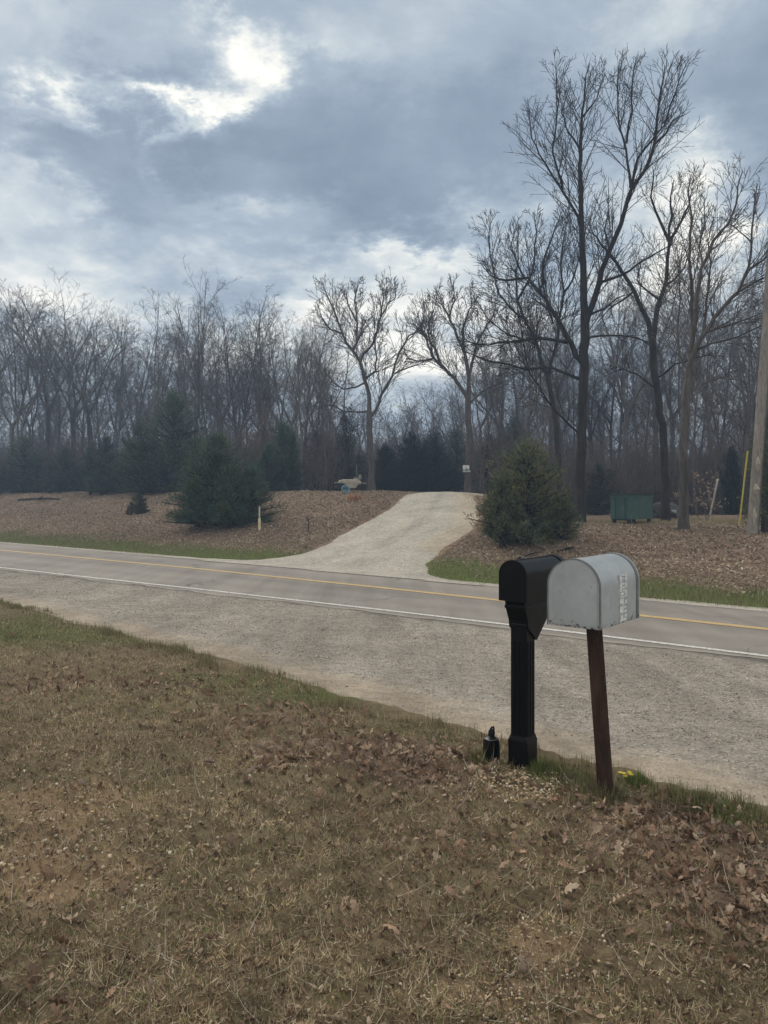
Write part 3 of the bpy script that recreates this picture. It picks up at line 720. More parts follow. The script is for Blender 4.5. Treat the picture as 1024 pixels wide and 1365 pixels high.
def black_jug():
    g = at(655, 1013); root = empty('bottle', g, .5)
    tag(root, 'small black plastic jug with a tilted cap standing left of the black post', 'jug')
    b = BM(); b.lathe([(.034, -.01), (.043, .004), (.045, .03), (.043, .115), (.038, .135), (.02, .148), (.016, .156)], seg=24, sq=.55); b.build('body', M['black'], root, True)
    h = BM(); h.lathe([(.020, 0), (.021, .012), (.018, .03), (.012, .042)], seg=16, M=Matrix.Translation((.0, .0, .152)) @ Matrix.Rotation(R(14), 4, 'Y')); h.build('cap', M['black'], root, True)
    l = BM(); l.tube([(-.02, 0, .158), (-.014, 0, .182), (.004, 0, .204), (.018, 0, .206), (.02, 0, .19), (.014, 0, .172)], .006); l.build('handle', M['black'], root, True)
    r = BM(); r.lathe([(.038, .1315), (.041, .134), (.038, .1365)], seg=24, sq=.5); r.build('shoulder_ring', simple('grey_plastic', (.10, .105, .11), .5), root, True)
black_jug()
def dandelion(px, py):
    g = at(px, py); root = empty('dandelion', g)
    tag(root, 'yellow flowering weed just right of the brown wood post', 'weed')
    m = simple('yellow_petal', (.55, .45, .05), .7); lm = simple('weed_leaf', (.10, .17, .04), .6)
    r = np.random.default_rng(3)
    for k in range(6):
        a = r.uniform(0, 6.28); d = r.uniform(.01, .06); h = r.uniform(.03, .07); p = Vector((d * math.cos(a), d * math.sin(a), h))
        s = BM(); s.tube([(p.x * .4, p.y * .4, -.01), (p.x * .8, p.y * .8, h * .6), p], .0015, 5); st = s.build('stem', lm, root)
        f = BM(); f.lathe([(.003, -.004), (.013, .0), (.014, .004), (.006, .008)], c=p, seg=10); f.build('flower_head', m, st)
    lf = BM()
    for k in range(9):
        a = k * .7; q = Matrix.Rotation(a, 4, 'Z') @ Matrix.Translation((.035, 0, .012)) @ Matrix.Rotation(-.3, 4, 'Y'); lf.box((0, 0, 0), (.075, .014, .002), q)
    lf.build('leaves', lm, root)
dandelion(836, 1046)

def dumpster():
    g = at(842, 698); root = empty('dumpster', g, R(-43))
    tag(root, 'dark green steel dumpster with a flat lid on the leafy yard', 'dumpster')
    gm = simple('green_paint', (.034, .080, .070), .55, 0, .25, 3, .4); dk = simple('dark_green_paint', (.011, .022, .021), .6, 0, .3, 3); blk = simple('black_skid', (.015, .017, .016), .7)
    W, D, H, z0 = .86, 1.28, .86, .17; A = Matrix.Rotation(R(-14), 4, 'Z')
    b = BM(); b.box((0, 0, z0 + H / 2), (W, D, H), A, .012)
    for x in (-.22, .22): b.box((x, -D / 2 - .015, z0 + H / 2), (.05, .03, H * .94), A)
    b.box((0, -D / 2 - .02, z0 + H - .04), (W + .06, .05, .07), A); b.box((W / 2 + .02, 0, z0 + H - .04), (.05, D, .07), A); b.box((-W / 2 - .02, 0, z0 + H - .04), (.05, D, .07), A)
    b.build('body', gm, root)
    for sx in (-1, 1):
        l = BM(); l.box((sx * W * .25, .0, z0 + H + .03), (W * .5 + .06, D + .12, .05), A, .012)
        for k in (-.2, .2): l.box((sx * W * .25 + k, 0, z0 + H + .065), (.05, D, .025), A)
        l.build('lid', dk, root)
    for sx in (-1, 1):
        for sy in (-1, 1):
            q = BM(); q.box((sx * (W / 2 - .09), sy * (D / 2 - .1), z0 / 2 - .03), (.09, .12, z0 + .06), A); q.build('leg', blk, root)
    r = BM(); r.box((0, -D / 2 + .05, z0 - .02), (W - .1, .06, .05), A); r.build('skid_rail', blk, root)
dumpster()
def rubbish_bag():
    p = atd(886, 33.5); root = empty('rubbish_bag', p)
    tag(root, 'black rubbish bag slumped beside the dumpster in front of the brush', 'bag')
    b = bmesh.new(); bmesh.ops.create_icosphere(b, subdivisions=3, radius=.5)
    for v in b.verts:
        n = float(fbm(v.co.x * 3 + 9, v.co.y * 3 + v.co.z * 2.1, 5)); s = .75 + .6 * n
        v.co = Vector((v.co.x * 1.5 * s, v.co.y * s, v.co.z * .95 * s + .25))
    me = bpy.data.meshes.new('bag_body'); b.to_mesh(me); b.free(); me.materials.append(simple('black_bag', (.012, .012, .013), .35, 0, .2, 5, .5))
    o = bpy.data.objects.new('bag_body', me); col.objects.link(o); o.parent = root
    c = BM(); c.tube([(.1, -.05, .62), (.14, -.05, .74), (.2, -.06, .80)], [.09, .03, .08], 8); c.build('knot', me.materials[0], root)
    w = BM(); w.box((.22, -.5, .34), (.22, .02, .12), None, .006); w.build('highlight_patch', simple('pale_highlight', (.35, .36, .37), .5), root)  # pale plate set on the bag to imitate its highlight
rubbish_bag()
def utility_pole():
    g = at(1003, 712); root = empty('utility_pole', g); tag(root, 'weathered grey brown wooden utility pole leaning out of the right edge', 'utility pole')
    wood = mat_bark('weathered_pole_wood', (.15, .135, .12), (.33, .30, .27), 2.0)
    pts = [(0.071 * h, .004 * h, h) for h in np.linspace(-.5, 10.5, 14)]
    b = BM(); b.tube(pts, np.linspace(.150, .115, 14), 14); b.build('shaft', wood, root, True)
    pale = simple('splintered_pale_wood', (.34, .29, .24), .9, 0, .35, 9)
    for h, w, s in ((1.95, .10, .42), (1.25, .13, .30), (.5, .09, .5)):
        q = BM(); q.tube([(0.071 * h - .05, .004 * h - .135, h - s / 2), (0.071 * h - .035, .004 * h - .142, h), (0.071 * h - .05, .004 * h - .132, h + s / 2)], [.02, w * .7, .015], 8); q.build('bark_scar', pale, root)
    w = BM(); w.tube([(0.071 * h + .10, .004 * h - .13 + .004 * h, h) for h in np.linspace(-.05, 6, 8)], .012, 5); w.build('ground_wire', simple('wire_grey', (.10, .10, .10), .6), root)
    st = BM(); st.tube([(.42, .1, -.2), (.40, .1, .25), (.37, .08, .50)], [.13, .11, .07], 9); st.build('rotten_stub', mat_bark('rotten_wood', (.02, .017, .015), (.06, .05, .045)), root)
    return g
PG = utility_pole(); PT = PG + Vector((0.071 * 8.9, .035, 8.9))
def guy(name_lab, base, mat, frac, rad):
    root = empty('guy_wire', base); tag(root, name_lab, 'guy wire')
    d = PT - base
    b = BM(); b.tube([d * t for t in np.linspace(-.012, 1, 12)], .008, 5); b.build('wire', M['wire'], root)
    gl = BM(); gl.tube([d * t for t in np.linspace(.004, frac, 5)], rad, 9); gl.build('guard_sleeve', mat, root, True)
M['wire'] = simple('galvanised_wire', (.16, .16, .165), .5, .5)
guy('slanting guy wire with a weathered white guard sleeve', at(945, 694), simple('white_sleeve', (.80, .78, .72), .6, 0, .1), .185, .036)
guy('steep guy wire in a bright yellow guard sleeve beside the pole', at(985, 704), simple('yellow_sleeve', (.52, .44, .10), .5, 0, .15), .262, .024)
def marker():
    g = at(346, 707); root = empty('marker_post', g); tag(root, 'short pale marker post in front of the big round cedar', 'marker post')
    b = BM(); b.box((0, 0, .42), (.05, .05, 1.0), Matrix.Rotation(.5, 4, 'Z'), .006); b.build('stake', simple('weathered_white', (.50, .48, .40), .8, 0, .25), root)
    s = BM(); s.tube([(0, 0, -.02), (0, 0, .46)], [.06, .052], 10); s.build('sleeve', simple('cream_sleeve', (.62, .56, .36), .6, 0, .15), root)
marker()
def weed(px, py, h, lab):
    g = at(px, py); root = empty('dead_stalk', g); tag(root, lab, 'stalk')
    b = BM(); b.tube([(0, 0, -.05), (.01, 0, h * .5), (-.02, 0, h)], [.02, .016, .008], 6); b.build('stem', M['bark'], root)
    c = BM()
    for k in range(7):
        a = k * 2.2; z = h * (.5 + .07 * k); c.tube([(0, 0, z), (.09 * math.cos(a), .09 * math.sin(a), z + .06), (.16 * math.cos(a), .16 * math.sin(a), z + .07)], [.01, .02, .006], 5)
    c.build('seed_head', M['twig_brown'], root)
weed(411, 709, .6, 'thin dark dead weed stalk on the leafy bank left of the driveway')
def machine():
    g = atd(467, 36.2); root = empty('garden_tractor', g, R(8)); root.scale = (.84, .8, .66); tag(root, 'small tan garden tractor parked on top of the bank left of the driveway', 'tractor')
    tan = simple('faded_tan_paint', (.34, .31, .25), .6, 0, .2, 4); dk = simple('dark_rubber', (.02, .02, .02), .85); gr = simple('grey_seat', (.20, .19, .18), .7)
    b = BM(); b.box((.0, 0, .50), (1.15, .75, .56), None, .06); b.box((-.46, 0, .66), (.34, .8, .34), None, .06); b.build('body', tan, root)
    h = BM(); h.box((.0, 0, .80), (.95, .7, .14), None, .05); h.build('hood', tan, root)
    s = BM(); s.box((.40, 0, .92), (.40, .5, .14), None, .04); s.box((.56, 0, 1.06), (.12, .48, .30), None, .04); s.build('seat', gr, root)
    for x, r in ((-.52, .30), (.58, .27)):
        for sy in (-1, 1):
            w = BM(); w.lathe([(r * .55, -.11), (r * .92, -.11), (r, -.07), (r, .07), (r * .92, .11), (r * .55, .11)], seg=24, M=Matrix.Translation((x, sy * .36, r)) @ Matrix.Rotation(R(90), 4, 'X')); wo = w.build('wheel', dk, root, True)
            q = BM(); q.lathe([(r * .5, -.113), (r * .5, .113)], seg=16, M=Matrix.Translation((x, sy * .36, r)) @ Matrix.Rotation(R(90), 4, 'X')); q.build('rim', dk, wo)
    f = BM(); f.box((-.52, 0, .64), (.7, .85, .05), None, .02); f.box((.58, 0, .60), (.62, .85, .05), None, .02); f.build('fender', tan, root)
    e = BM(); e.tube([(.36, .0, .9), (.36, 0, 1.5), (.34, 0, 2.0)], .022, 8); e.build('exhaust_stack', simple('grey_pipe', (.16, .17, .18), .5), root)
    t = empty('tub', atd(460, 35.2), .3); tag(t, 'pale blue plastic tub tipped on the leaves by the tan tractor', 'tub')
    b = BM(); Mx = Matrix.Translation((0, 0, .12)) @ Matrix.Rotation(R(62), 4, 'X')
    b.lathe([(.15, -.12), (.19, .14), (.205, .16), (.19, .16), (.175, .14), (.14, -.1)], seg=20, M=Mx); b.build('bucket', simple('pale_blue_plastic', (.22, .33, .40), .5, 0, .15), t, True)
    k = BM(); k.tube([Mx @ Vector((.2 * math.cos(a), .2 * math.sin(a) * .3 - .1, .15 + .12 * math.sin(a))) for a in np.linspace(0, math.pi, 9)], .008, 5); k.build('handle', dk, t)
machine()
def orange_clump():
    p = at(474, 667); root = empty('dead_weed_clump', p); tag(root, 'small rust orange clump of dead weeds just below the tan tractor', 'weeds'); r = np.random.default_rng(5); n = 260
    a = r.uniform(0, 6.28, n); d = .34 * np.sqrt(r.random(n)); x, y = d * np.cos(a), .7 * d * np.sin(a); rt_ = r.uniform(.1, 1.1, n)
    V, Fs, C = blades(x, y, np.zeros(n), r.uniform(.12, .34, n), r.uniform(.008, .016, n), rt_, pick(np.array([(.36, .17, .06), (.30, .15, .07), (.42, .24, .11)]), n))
    mesh_arr('dead_leaves', V, Fs, M['blade'], C, parent=root)
    b = BM(); b.tube([(0, 0, -.05), (.03, 0, .2), (.0, .02, .38)], [.014, .011, .006], 6); b.build('stem', M['twig_brown'], root)
orange_clump()
def log(p0, p1, r, lab):
    g = Vector(p0); root = empty('fallen_branch', g); tag(root, lab, 'branch'); d = Vector(p1) - g
    b = BM(); b.tube([Vector((0, 0, r * .6)), d * .35 + Vector((.05, .1, r)), d * .7 + Vector((0, -.05, r * 1.3)), d + Vector((0, 0, r * .8))], [r, r * .9, r * .7, r * .35], 7); b.build('limb', M['bark'], root, True)
    s = BM(); s.tube([d * .5 + Vector((0, 0, r)), d * .62 + Vector((.1, -.3, r * 3))], [r * .5, r * .2], 5); s.build('side_twig', M['bark'], root)
log(at(25, 668), at(80, 667), .10, 'dark fallen branch lying on the bank at the far left')
log(at(690, 746), at(722, 737), .035, 'thin dead branch on the leaves below the green cedar by the driveway')
log(at(744, 737), at(765, 732), .04, 'short dark branch on the leaf bank behind the black mailbox')
# ------------------------------------------------------------------ trees
def tubes(polys):
    """polys: list of (pts (n,3), radii (n,)) -> V, quads"""
    by = {}
    for p, r in polys:
        s = 9 if r[0] > .09 else 6 if r[0] > .035 else 4 if r[0] > .014 else 3
        by.setdefault((len(p), s), []).append((p, r))
    VV, FF, off = [], [], 0
    for (n, s), L in by.items():
        P = np.array([a for a, _ in L]); Rr = np.array([b for _, b in L]); m = len(L)
        t = np.gradient(P, axis=1); t /= np.linalg.norm(t, axis=2, keepdims=True) + 1e-9
        d = P[:, -1] - P[:, 0]; ref = np.where((np.abs(d[:, 2:3]) > .8 * np.linalg.norm(d, axis=1, keepdims=True)), np.array([[1., .13, 0]]), np.array([[.1, .07, 1.]]))
        a = np.cross(t, ref[:, None, :]); a /= np.linalg.norm(a, axis=2, keepdims=True) + 1e-9; b = np.cross(t, a)
        ang = np.arange(s) * 2 * np.pi / s
        ring = P[:, :, None, :] + Rr[:, :, None, None] * (a[:, :, None, :] * np.cos(ang)[None, None, :, None] + b[:, :, None, :] * np.sin(ang)[None, None, :, None])
        VV.append(ring.reshape(-1, 3))
        idx = (np.arange(m * n * s).reshape(m, n, s)) + off
        q = np.stack([idx[:, :-1], np.roll(idx, -1, 2)[:, :-1], np.roll(idx, -1, 2)[:, 1:], idx[:, 1:]], -1).reshape(-1, 4)
        FF.append(q); off += m * n * s
    return np.concatenate(VV), [np.concatenate(FF)]
def nrm(v): return v / (np.linalg.norm(v) + 1e-9)
def perp(d, r):
    q = np.cross(d, r.normal(size=3)); return nrm(q)
def grow(out, r, p, d, L, rad, lvl, P):
    n = max(4, min(12, int(L / P['seg'][min(lvl, len(P['seg']) - 1)]) + 2)); st = L / (n - 1)
    pts = [np.array(p, float)]; dirs = [nrm(np.array(d, float))]; w = P['wander'][min(lvl, len(P['wander']) - 1)]; tr = P['up'][min(lvl, len(P['up']) - 1)]
    for i in range(n - 1):
        dd = nrm(dirs[-1] + r.normal(0, w, 3) + np.array([0, 0, tr]))
        pts.append(pts[-1] + dd * st); dirs.append(dd)
    pts = np.array(pts); tt = np.linspace(0, 1, n)
    tip = max(P['tip'], rad * .12) if lvl else rad * .12
    rr = rad + (tip - rad) * tt ** P.get('taper', .9)
    out.append((pts, rr)); spawn(out, r, pts, rr, dirs, L, lvl, P)
def spawn(out, r, pts, rr, dirs, L, lvl, P, t0=None, cnt=None):
    if lvl >= P['max']: return
    k = cnt if cnt is not None else max(P['min'][lvl], int(L * P['dens'][lvl] * r.uniform(.8, 1.2)))
    lo = P['t0'][lvl] if t0 is None else t0; n = len(pts)
    for j in range(k):
        t = lo + (.93 - lo) * (j + r.random()) / k; f = t * (n - 1); i = min(int(f), n - 2); g = f - i
        q = pts[i] * (1 - g) + pts[i + 1] * g; ra = rr[i] * (1 - g) + rr[i + 1] * g; d = dirs[i]
        a = r.uniform(*P['ang'][lvl]); dd = nrm(d * math.cos(a) + perp(d, r) * math.sin(a) + np.array([0, 0, P['lift'][lvl]]))
        l = L * P['ratio'][lvl] * r.uniform(.55, 1.2) * (1.15 - .75 * (t - lo) / (1 - lo + 1e-6) * P['cone'][lvl])
        l = min(max(l, P['lmin']), P['lmax'][lvl])
        if lvl == 0 and 'tipcut' in P: l = min(l, .35 + (1 - t) * L * .8)
        grow(out, r, q, dd, l, max(P['tip'] * 1.15, min(ra * .7, P['rk'][lvl] * l)), lvl + 1, P)
FOREST = dict(seg=[1.2, .6, .5, .4], wander=[.05, .10, .09, .08], up=[.01, .05, .025, .01], tip=.0058, max=4, min=[0, 3, 3, 2], dens=[2.0, 1.9, 2.2, 2.6], t0=[.24, .2, .15, .1], ang=[(.5, 1.05), (.45, .95), (.45, .95), (.4, .9)],
              lift=[.15, .12, .08, .05], ratio=[.27, .46, .5, .55], cone=[.85, .75, .7, .6], lmin=.25, lmax=[5.5, 2.8, 1.5, .8], rk=[.0095, .008, .008, .008])
def forest_tree(seed, H, kind):
    r = np.random.default_rng(seed); out = []; P = dict(FOREST)
    if kind == 'slim': P['t0'] = [.3, .2, .15, .1]; P['ratio'] = [.2, .45, .5, .55]; P['ang'] = [(.35, .8)] + FOREST['ang'][1:]
    if kind == 'fork':
        h = H * r.uniform(.28, .42); base = np.array([0, 0, -.3]); top = np.array([r.normal(0, .15), r.normal(0, .15), h])
        R0 = H * .0092; pts = np.array([base, base * .5 + top * .5 + r.normal(0, .05, 3), top]); out.append((pts, np.array([R0 * 1.15, R0, R0 * .9])))
        a0 = r.uniform(0, 6.28)
        for k in range(r.integers(2, 4)):
            a = a0 + k * 2.3 + r.normal(0, .3); t = r.uniform(.25, .6); Pq = dict(P); Pq['t0'] = [.15, .2, .15, .1]; Pq['dens'] = [2.0] + P['dens'][1:]; Pq['ratio'] = [.36] + P['ratio'][1:]; Pq['wander'] = [.10] + P['wander'][1:]; Pq['up'] = [.05] + P['up'][1:]
            grow(out, r, top, np.array([math.sin(t) * math.cos(a), math.sin(t) * math.sin(a), math.cos(t)]), (H - h) * r.uniform(.85, 1.1), R0 * .72, 0, Pq)
        P2 = dict(P); P2['max'] = 3
    else:
        grow(out, r, (0, 0, -.3), (r.normal(0, .03), r.normal(0, .03), 1), H, H * (.0062 if kind == 'slim' else .0082), 0, P)
    return out
def split(polys, rt):
    return [q for q in polys if q[1][0] >= rt], [q for q in polys if q[1][0] < rt]

# ---- trees traced limb by limb
LIMB = dict(seg=[.7, .5, .35, .3], wander=[.06, .055, .06, .06], up=[.05, .03, .015, .01], tip=.0042, max=3, min=[0, 4, 2, 2], dens=[1.2, 2.7, 2.6, 3.0], t0=[.2, .12, .1, .1], ang=[(.4, .85), (.4, .9), (.45, .95), (.4, .95)],
            lift=[.22, .18, .12, .08], ratio=[.42, .5, .5, .55], cone=[.9, .8, .7, .6], lmin=.2, lmax=[3.0, 1.6, .9, .55], rk=[.0085, .0085, .008, .008])
def traced_tree(name, lab, D, base, limbs, seed, bark, dens=1.3, lmax=2.2, flare=1.5, rt=.055, tipr=.0065, thin=.74):
    r = np.random.default_rng(seed); k = D / F
    z0 = float(hf((base[0] - CX) * k, D)); x0 = (base[0] - CX) * k
    def W(px, py, dy): return np.array([(px - CX) * k * (1 + dy / D) - x0, dy, EYE + (HZ - py) * k * (1 + dy / D) - z0])
    done = []; polys = []; P = dict(LIMB); P['lmax'] = [lmax, lmax * .55, lmax * .30, .6]; P['tip'] = tipr; P['tipcut'] = 1
    for li, (slope, r0, r1, pts) in enumerate(limbs):
        dy = 0.
        if done:
            q = min(((abs(a - pts[0][0]) + abs(b - pts[0][1])), c) for a, b, c in done); dy = q[1]
        # resample the hand-traced line with a little natural crookedness
        fine, fy = [], []; acc = 0
        for i in range(len(pts) - 1):
            (xa, ya), (xb, yb) = pts[i], pts[i + 1]; n = max(2, int(math.hypot(xb - xa, yb - ya) / 14))
            for j in range(n):
                t = j / n; jit = 0 if (i == 0 and j == 0) else 1
                fine.append((xa + (xb - xa) * t + jit * r.normal(0, .7), ya + (yb - ya) * t + jit * r.normal(0, .7))); fy.append(dy)
                dy += slope * math.hypot(xb - xa, yb - ya) / n * k + jit * r.normal(0, .03)
        fine.append(pts[-1]); fy.append(dy)
        Wp = np.array([W(a, b, c) for (a, b), c in zip(fine, fy)]); n = len(Wp); tt = np.linspace(0, 1, n)
        rr = (r0 + (r1 - r0) * tt ** .8) * k * thin
        if li: rr = np.minimum(rr, .012 + (1 - tt) * 1.1 * rr[0])
        if li == 0:
            Wp[0, 2] = -.35; hgt = Wp[:, 2]; rr = rr * (1 + (flare - 1) * np.exp(-np.maximum(hgt, 0) / .35))
        done += [(a, b, c) for (a, b), c in zip(fine, fy)]
        polys.append((Wp, rr))
        if li == 0: continue
        dirs = [nrm(d) for d in np.gradient(Wp, axis=0)]; L = float(np.linalg.norm(np.diff(Wp, axis=0), axis=1).sum())
        spawn(polys, r, Wp, rr, dirs, max(L, 2.5), 0, P, t0=.12 if L > 1.5 else .05, cnt=max(4, int(L * dens * 2.6)))
    root = empty(name, (x0, D, z0)); tag(root, lab, 'tree')
    a, b = split(polys, rt)
    V, Fs = tubes(a); mesh_arr('trunk', V, Fs, bark, parent=root, smooth=True)
    V, Fs = tubes(b); mesh_arr('crown', V, Fs, bark, parent=root, smooth=True)
    return root
traced_tree('oak_tree', 'tallest bare tree with a dark trunk, right of the round green cedar', 28.3, (772, 697), [
    (0, 9.5, 8.2, [(772, 699), (774, 640), (776, 560), (778, 500), (780, 440)]),
    (.05, 8, 1.6, [(780, 442), (778, 385), (778, 350), (775, 303), (774, 224), (775, 177), (776, 149), (780, 119), (786, 84)]),
    (-.25, 6.5, 1.2, [(779, 440), (785, 420), (795, 390), (802, 362), (813, 334), (827, 299), (841, 254), (862, 224), (873, 191), (877, 154), (883, 107), (886, 88)]),
    (.3, 6, 1.2, [(777, 484), (768, 474), (741, 418), (727, 397), (717, 388), (703, 371), (675, 374), (655, 368), (640, 350)]),
    (.2, 3.2, .9, [(717, 388), (725, 378), (724, 350), (734, 322), (741, 303), (748, 282)]),
    (-.4, 3.6, 1, [(756, 456), (720, 451), (699, 453), (663, 458), (640, 460), (618, 452)]),
    (.45, 3.8, 1, [(777, 507), (767, 503), (734, 490), (699, 493), (663, 484), (640, 477), (622, 470)]),
    (.2, 3, .8, [(774, 300), (770, 290), (750, 254), (737, 236), (719, 205), (709, 186), (705, 140)]),
    (-.2, 2.4, .7, [(750, 254), (745, 230), (737, 205), (739, 186), (743, 154), (742, 107), (741, 86)]),
    (.4, 2.4, .7, [(775, 203), (764, 186), (754, 168), (748, 150), (760, 115)]),
    (-.3, 2, .6, [(776, 157), (790, 140), (800, 118), (806, 98)]),
    (.4, 2.6, .7, [(841, 250), (835, 200), (826, 170), (823, 130), (826, 79)]),
    (-.3, 2.2, .7, [(835, 191), (841, 149), (843, 102), (848, 80)]),
    (-.5, 2.4, .7, [(843, 247), (850, 210), (871, 186), (885, 168), (894, 140), (906, 107), (918, 80)]),
    (.5, 2.4, .8, [(873, 192), (886, 178), (898, 160), (915, 152)]),
    (-.5, 2.8, .8, [(802, 376), (828, 367), (851, 353), (880, 334), (900, 322)]),
    (.5, 2.6, .8, [(779, 452), (800, 447), (827, 447), (851, 451), (870, 462)]),
    (.3, 2.4, .7, [(727, 397), (738, 430), (752, 424), (758, 400)]),
    (-.6, 2.4, .7, [(785, 420), (806, 412), (822, 398), (838, 392)]),
    (.2, 2.2, .7, [(699, 371), (690, 350), (682, 330), (688, 300)]),
    (-.5, 2.2, .7, [(775, 580), (748, 556), (728, 530), (706, 498), (697, 455), (690, 410)]),
], 101, M['bark'], 1.35, 2.3)
traced_tree('oak_tree', 'bare grey tree forking low, between the tallest tree and the thick one', 31, (888, 690), [
    (0, 7.5, 6.2, [(888, 690), (884, 581), (874, 506), (870, 455)]),
    (.2, 5.2, 1.4, [(870, 458), (865, 430), (846, 388), (829, 362), (813, 338), (802, 325), (790, 312), (783, 306)]),
    (-.1, 5.4, 1.2, [(870, 456), (873, 430), (880, 400), (887, 375), (890, 345), (892, 322), (896, 287), (893, 262), (898, 240)]),
    (.3, 3, .8, [(892, 322), (874, 283), (868, 263), (872, 237), (870, 222)]),
    (-.3, 3, .8, [(892, 322), (908, 296), (918, 274), (924, 250)]),
    (.4, 2.4, .8, [(880, 400), (862, 388), (850, 372), (856, 345)]),
    (-.4, 2.6, .8, [(884, 385), (900, 372), (912, 356), (918, 340)]),
    (.3, 2.2, .7, [(846, 388), (830, 400), (812, 410), (796, 430)]),
    (.4, 2.2, .7, [(813, 338), (806, 305), (812, 280)]),
    (-.4, 2.2, .7, [(874, 506), (900, 485), (925, 478), (950, 470)]),
    (.4, 2.0, .7, [(876, 520), (850, 500), (830, 492), (812, 496)]),
], 102, M['bark'], 1.3, 2.2)
traced_tree('oak_tree', 'thick pale-barked tree with several upright stems beside the utility pole', 23.2, (912, 710), [
    (0, 8.6, 7.2, [(912, 711), (911, 650), (911, 589), (914, 540), (919, 490)]),
    (.1, 4.8, 1, [(919, 492), (924, 440), (922, 397), (919, 342), (920, 310), (922, 287), (918, 255), (921, 235)]),
    (-.15, 4.6, .9, [(920, 470), (926, 430), (929, 397), (936, 357), (951, 322), (962, 308), (971, 298), (981, 272), (984, 250), (990, 228)]),
    (-.25, 5.4, .9, [(919, 488), (926, 465), (938, 445), (953, 423), (970, 404), (984, 390), (992, 372), (997, 357), (1001, 322), (1005, 276), (1010, 245)]),
    (.3, 2.6, .8, [(938, 445), (944, 386), (948, 350), (944, 322), (952, 290)]),
    (-.3, 2.4, .7, [(997, 360), (1018, 346), (1034, 320)]),
    (.3, 2.2, .7, [(984, 390), (1004, 376), (1022, 368), (1040, 352)]),
    (-.4, 2.2, .7, [(940, 444), (968, 434), (994, 425), (1018, 416)]),
    (.2, 2.4, .8, [(919, 500), (905, 470), (902, 440), (908, 400), (905, 365), (910, 330)]),
    (.3, 2, .7, [(936, 357), (932, 330), (940, 300), (938, 270)]),
    (-.4, 2, .6, [(1001, 322), (985, 308), (975, 300)]),
    (-.5, 2.2, .7, [(920, 470), (950, 458), (985, 448), (1020, 432), (1050, 424)]),
    (.4, 2.2, .7, [(914, 540), (935, 512), (960, 505), (985, 506)]),
], 103, M['bark_grey'], 1.3, 1.9)
traced_tree('oak_tree', 'lone bare tree with a wide vase crown left of the driveway top', 43, (496, 656), [
    (0, 6.4, 5.2, [(496, 658), (494, 604), (493, 570), (492, 548)]),
    (.1, 4.2, 1, [(492, 549), (491, 527), (486, 504), (480, 483), (470, 466), (456, 445), (447, 416), (435, 393), (430, 374)]),
    (-.15, 3.6, .8, [(493, 556), (501, 548), (508, 525), (523, 501), (532, 469), (546, 448), (558, 440), (566, 420)]),
    (.3, 2.8, .7, [(470, 466), (476, 457), (475, 428), (473, 398), (478, 372)]),
    (-.3, 2.8, .7, [(480, 483), (485, 472), (497, 460), (508, 422), (518, 404), (526, 398), (532, 376)]),
    (.4, 2.4, .7, [(486, 506), (500, 495), (502, 478), (500, 448), (505, 428), (500, 395)]),
    (-.3, 2.2, .7, [(487, 510), (475, 516), (459, 519), (444, 510), (432, 498)]),
    (.4, 2.2, .7, [(491, 548), (475, 549), (459, 548), (445, 541), (435, 539), (424, 546)]),
    (.3, 2.0, .6, [(526, 498), (546, 489), (560, 484), (572, 478)]),
    (-.4, 2, .6, [(456, 445), (440, 440), (430, 425), (424, 405)]),
    (.2, 2, .6, [(475, 428), (464, 405), (462, 385)]),
    (.2, 2, .6, [(508, 422), (512, 398), (508, 372)]),
], 104, M['bark_grey'], 1.7, 2.2, 1.4, .05, .010)
traced_tree('oak_tree', 'bare forked tree behind the driveway top with a small sign on it', 43.5, (624, 656), [
    (0, 6.8, 5.4, [(624, 660), (625, 620), (626, 574), (624, 530)]),
    (.15, 4.2, .9, [(624, 532), (617, 519), (604, 503), (593, 492), (580, 479), (573, 470), (568, 450), (561, 443), (566, 415), (562, 385)]),
    (-.1, 4.4, .8, [(625, 530), (626, 504), (620, 472), (609, 448), (604, 434), (599, 422), (590, 407), (576, 396)]),
    (.3, 2.8, .7, [(587, 485), (580, 465), (573, 457), (572, 435), (578, 410), (588, 378)]),
    (-.3, 2.8, .7, [(618, 466), (617, 437), (622, 420), (628, 407), (626, 378)]),
    (.3, 3, .7, [(626, 500), (631, 478), (640, 448), (650, 432), (658, 419), (664, 390)]),
    (-.4, 2.4, .7, [(628, 490), (634, 475), (658, 483), (680, 486), (700, 494)]),
    (.4, 2.2, .7, [(624, 540), (645, 520), (660, 515), (675, 500)]),
    (.2, 2, .6, [(599, 422), (606, 400), (604, 372)]),
    (.4, 2, .6, [(577, 478), (560, 482), (545, 476), (535, 466)]),
], 105, M['bark_grey'], 1.7, 2.2, 1.4, .05, .010)
traced_tree('oak_tree', 'bare tree with a tangled crown just behind the tallest tree', 37, (742, 675), [
    (0, 5.4, 4.2, [(746, 675), (744, 600), (738, 540), (730, 500)]),
    (.1, 3.6, .8, [(730, 502), (715, 460), (700, 425), (690, 400), (688, 365), (692, 330), (688, 298)]),
    (-.2, 3.4, .8, [(731, 505), (740, 465), (746, 430), (752, 390), (748, 350), (752, 315), (758, 290)]),
    (.3, 2.4, .7, [(700, 425), (680, 410), (664, 390), (656, 355), (650, 318), (655, 286)]),
    (-.3, 2.4, .7, [(690, 400), (704, 375), (712, 345), (716, 310), (712, 284)]),
    (.3, 2.2, .7, [(746, 430), (730, 405), (722, 370), (728, 335)]),
    (-.3, 2.2, .7, [(752, 390), (766, 370), (774, 340), (778, 310)]),
    (.3, 2.2, .7, [(715, 460), (690, 450), (668, 440), (648, 425), (636, 400)]),
], 106, M['bark'], 1.6, 2.0, 1.3, .05, .009)
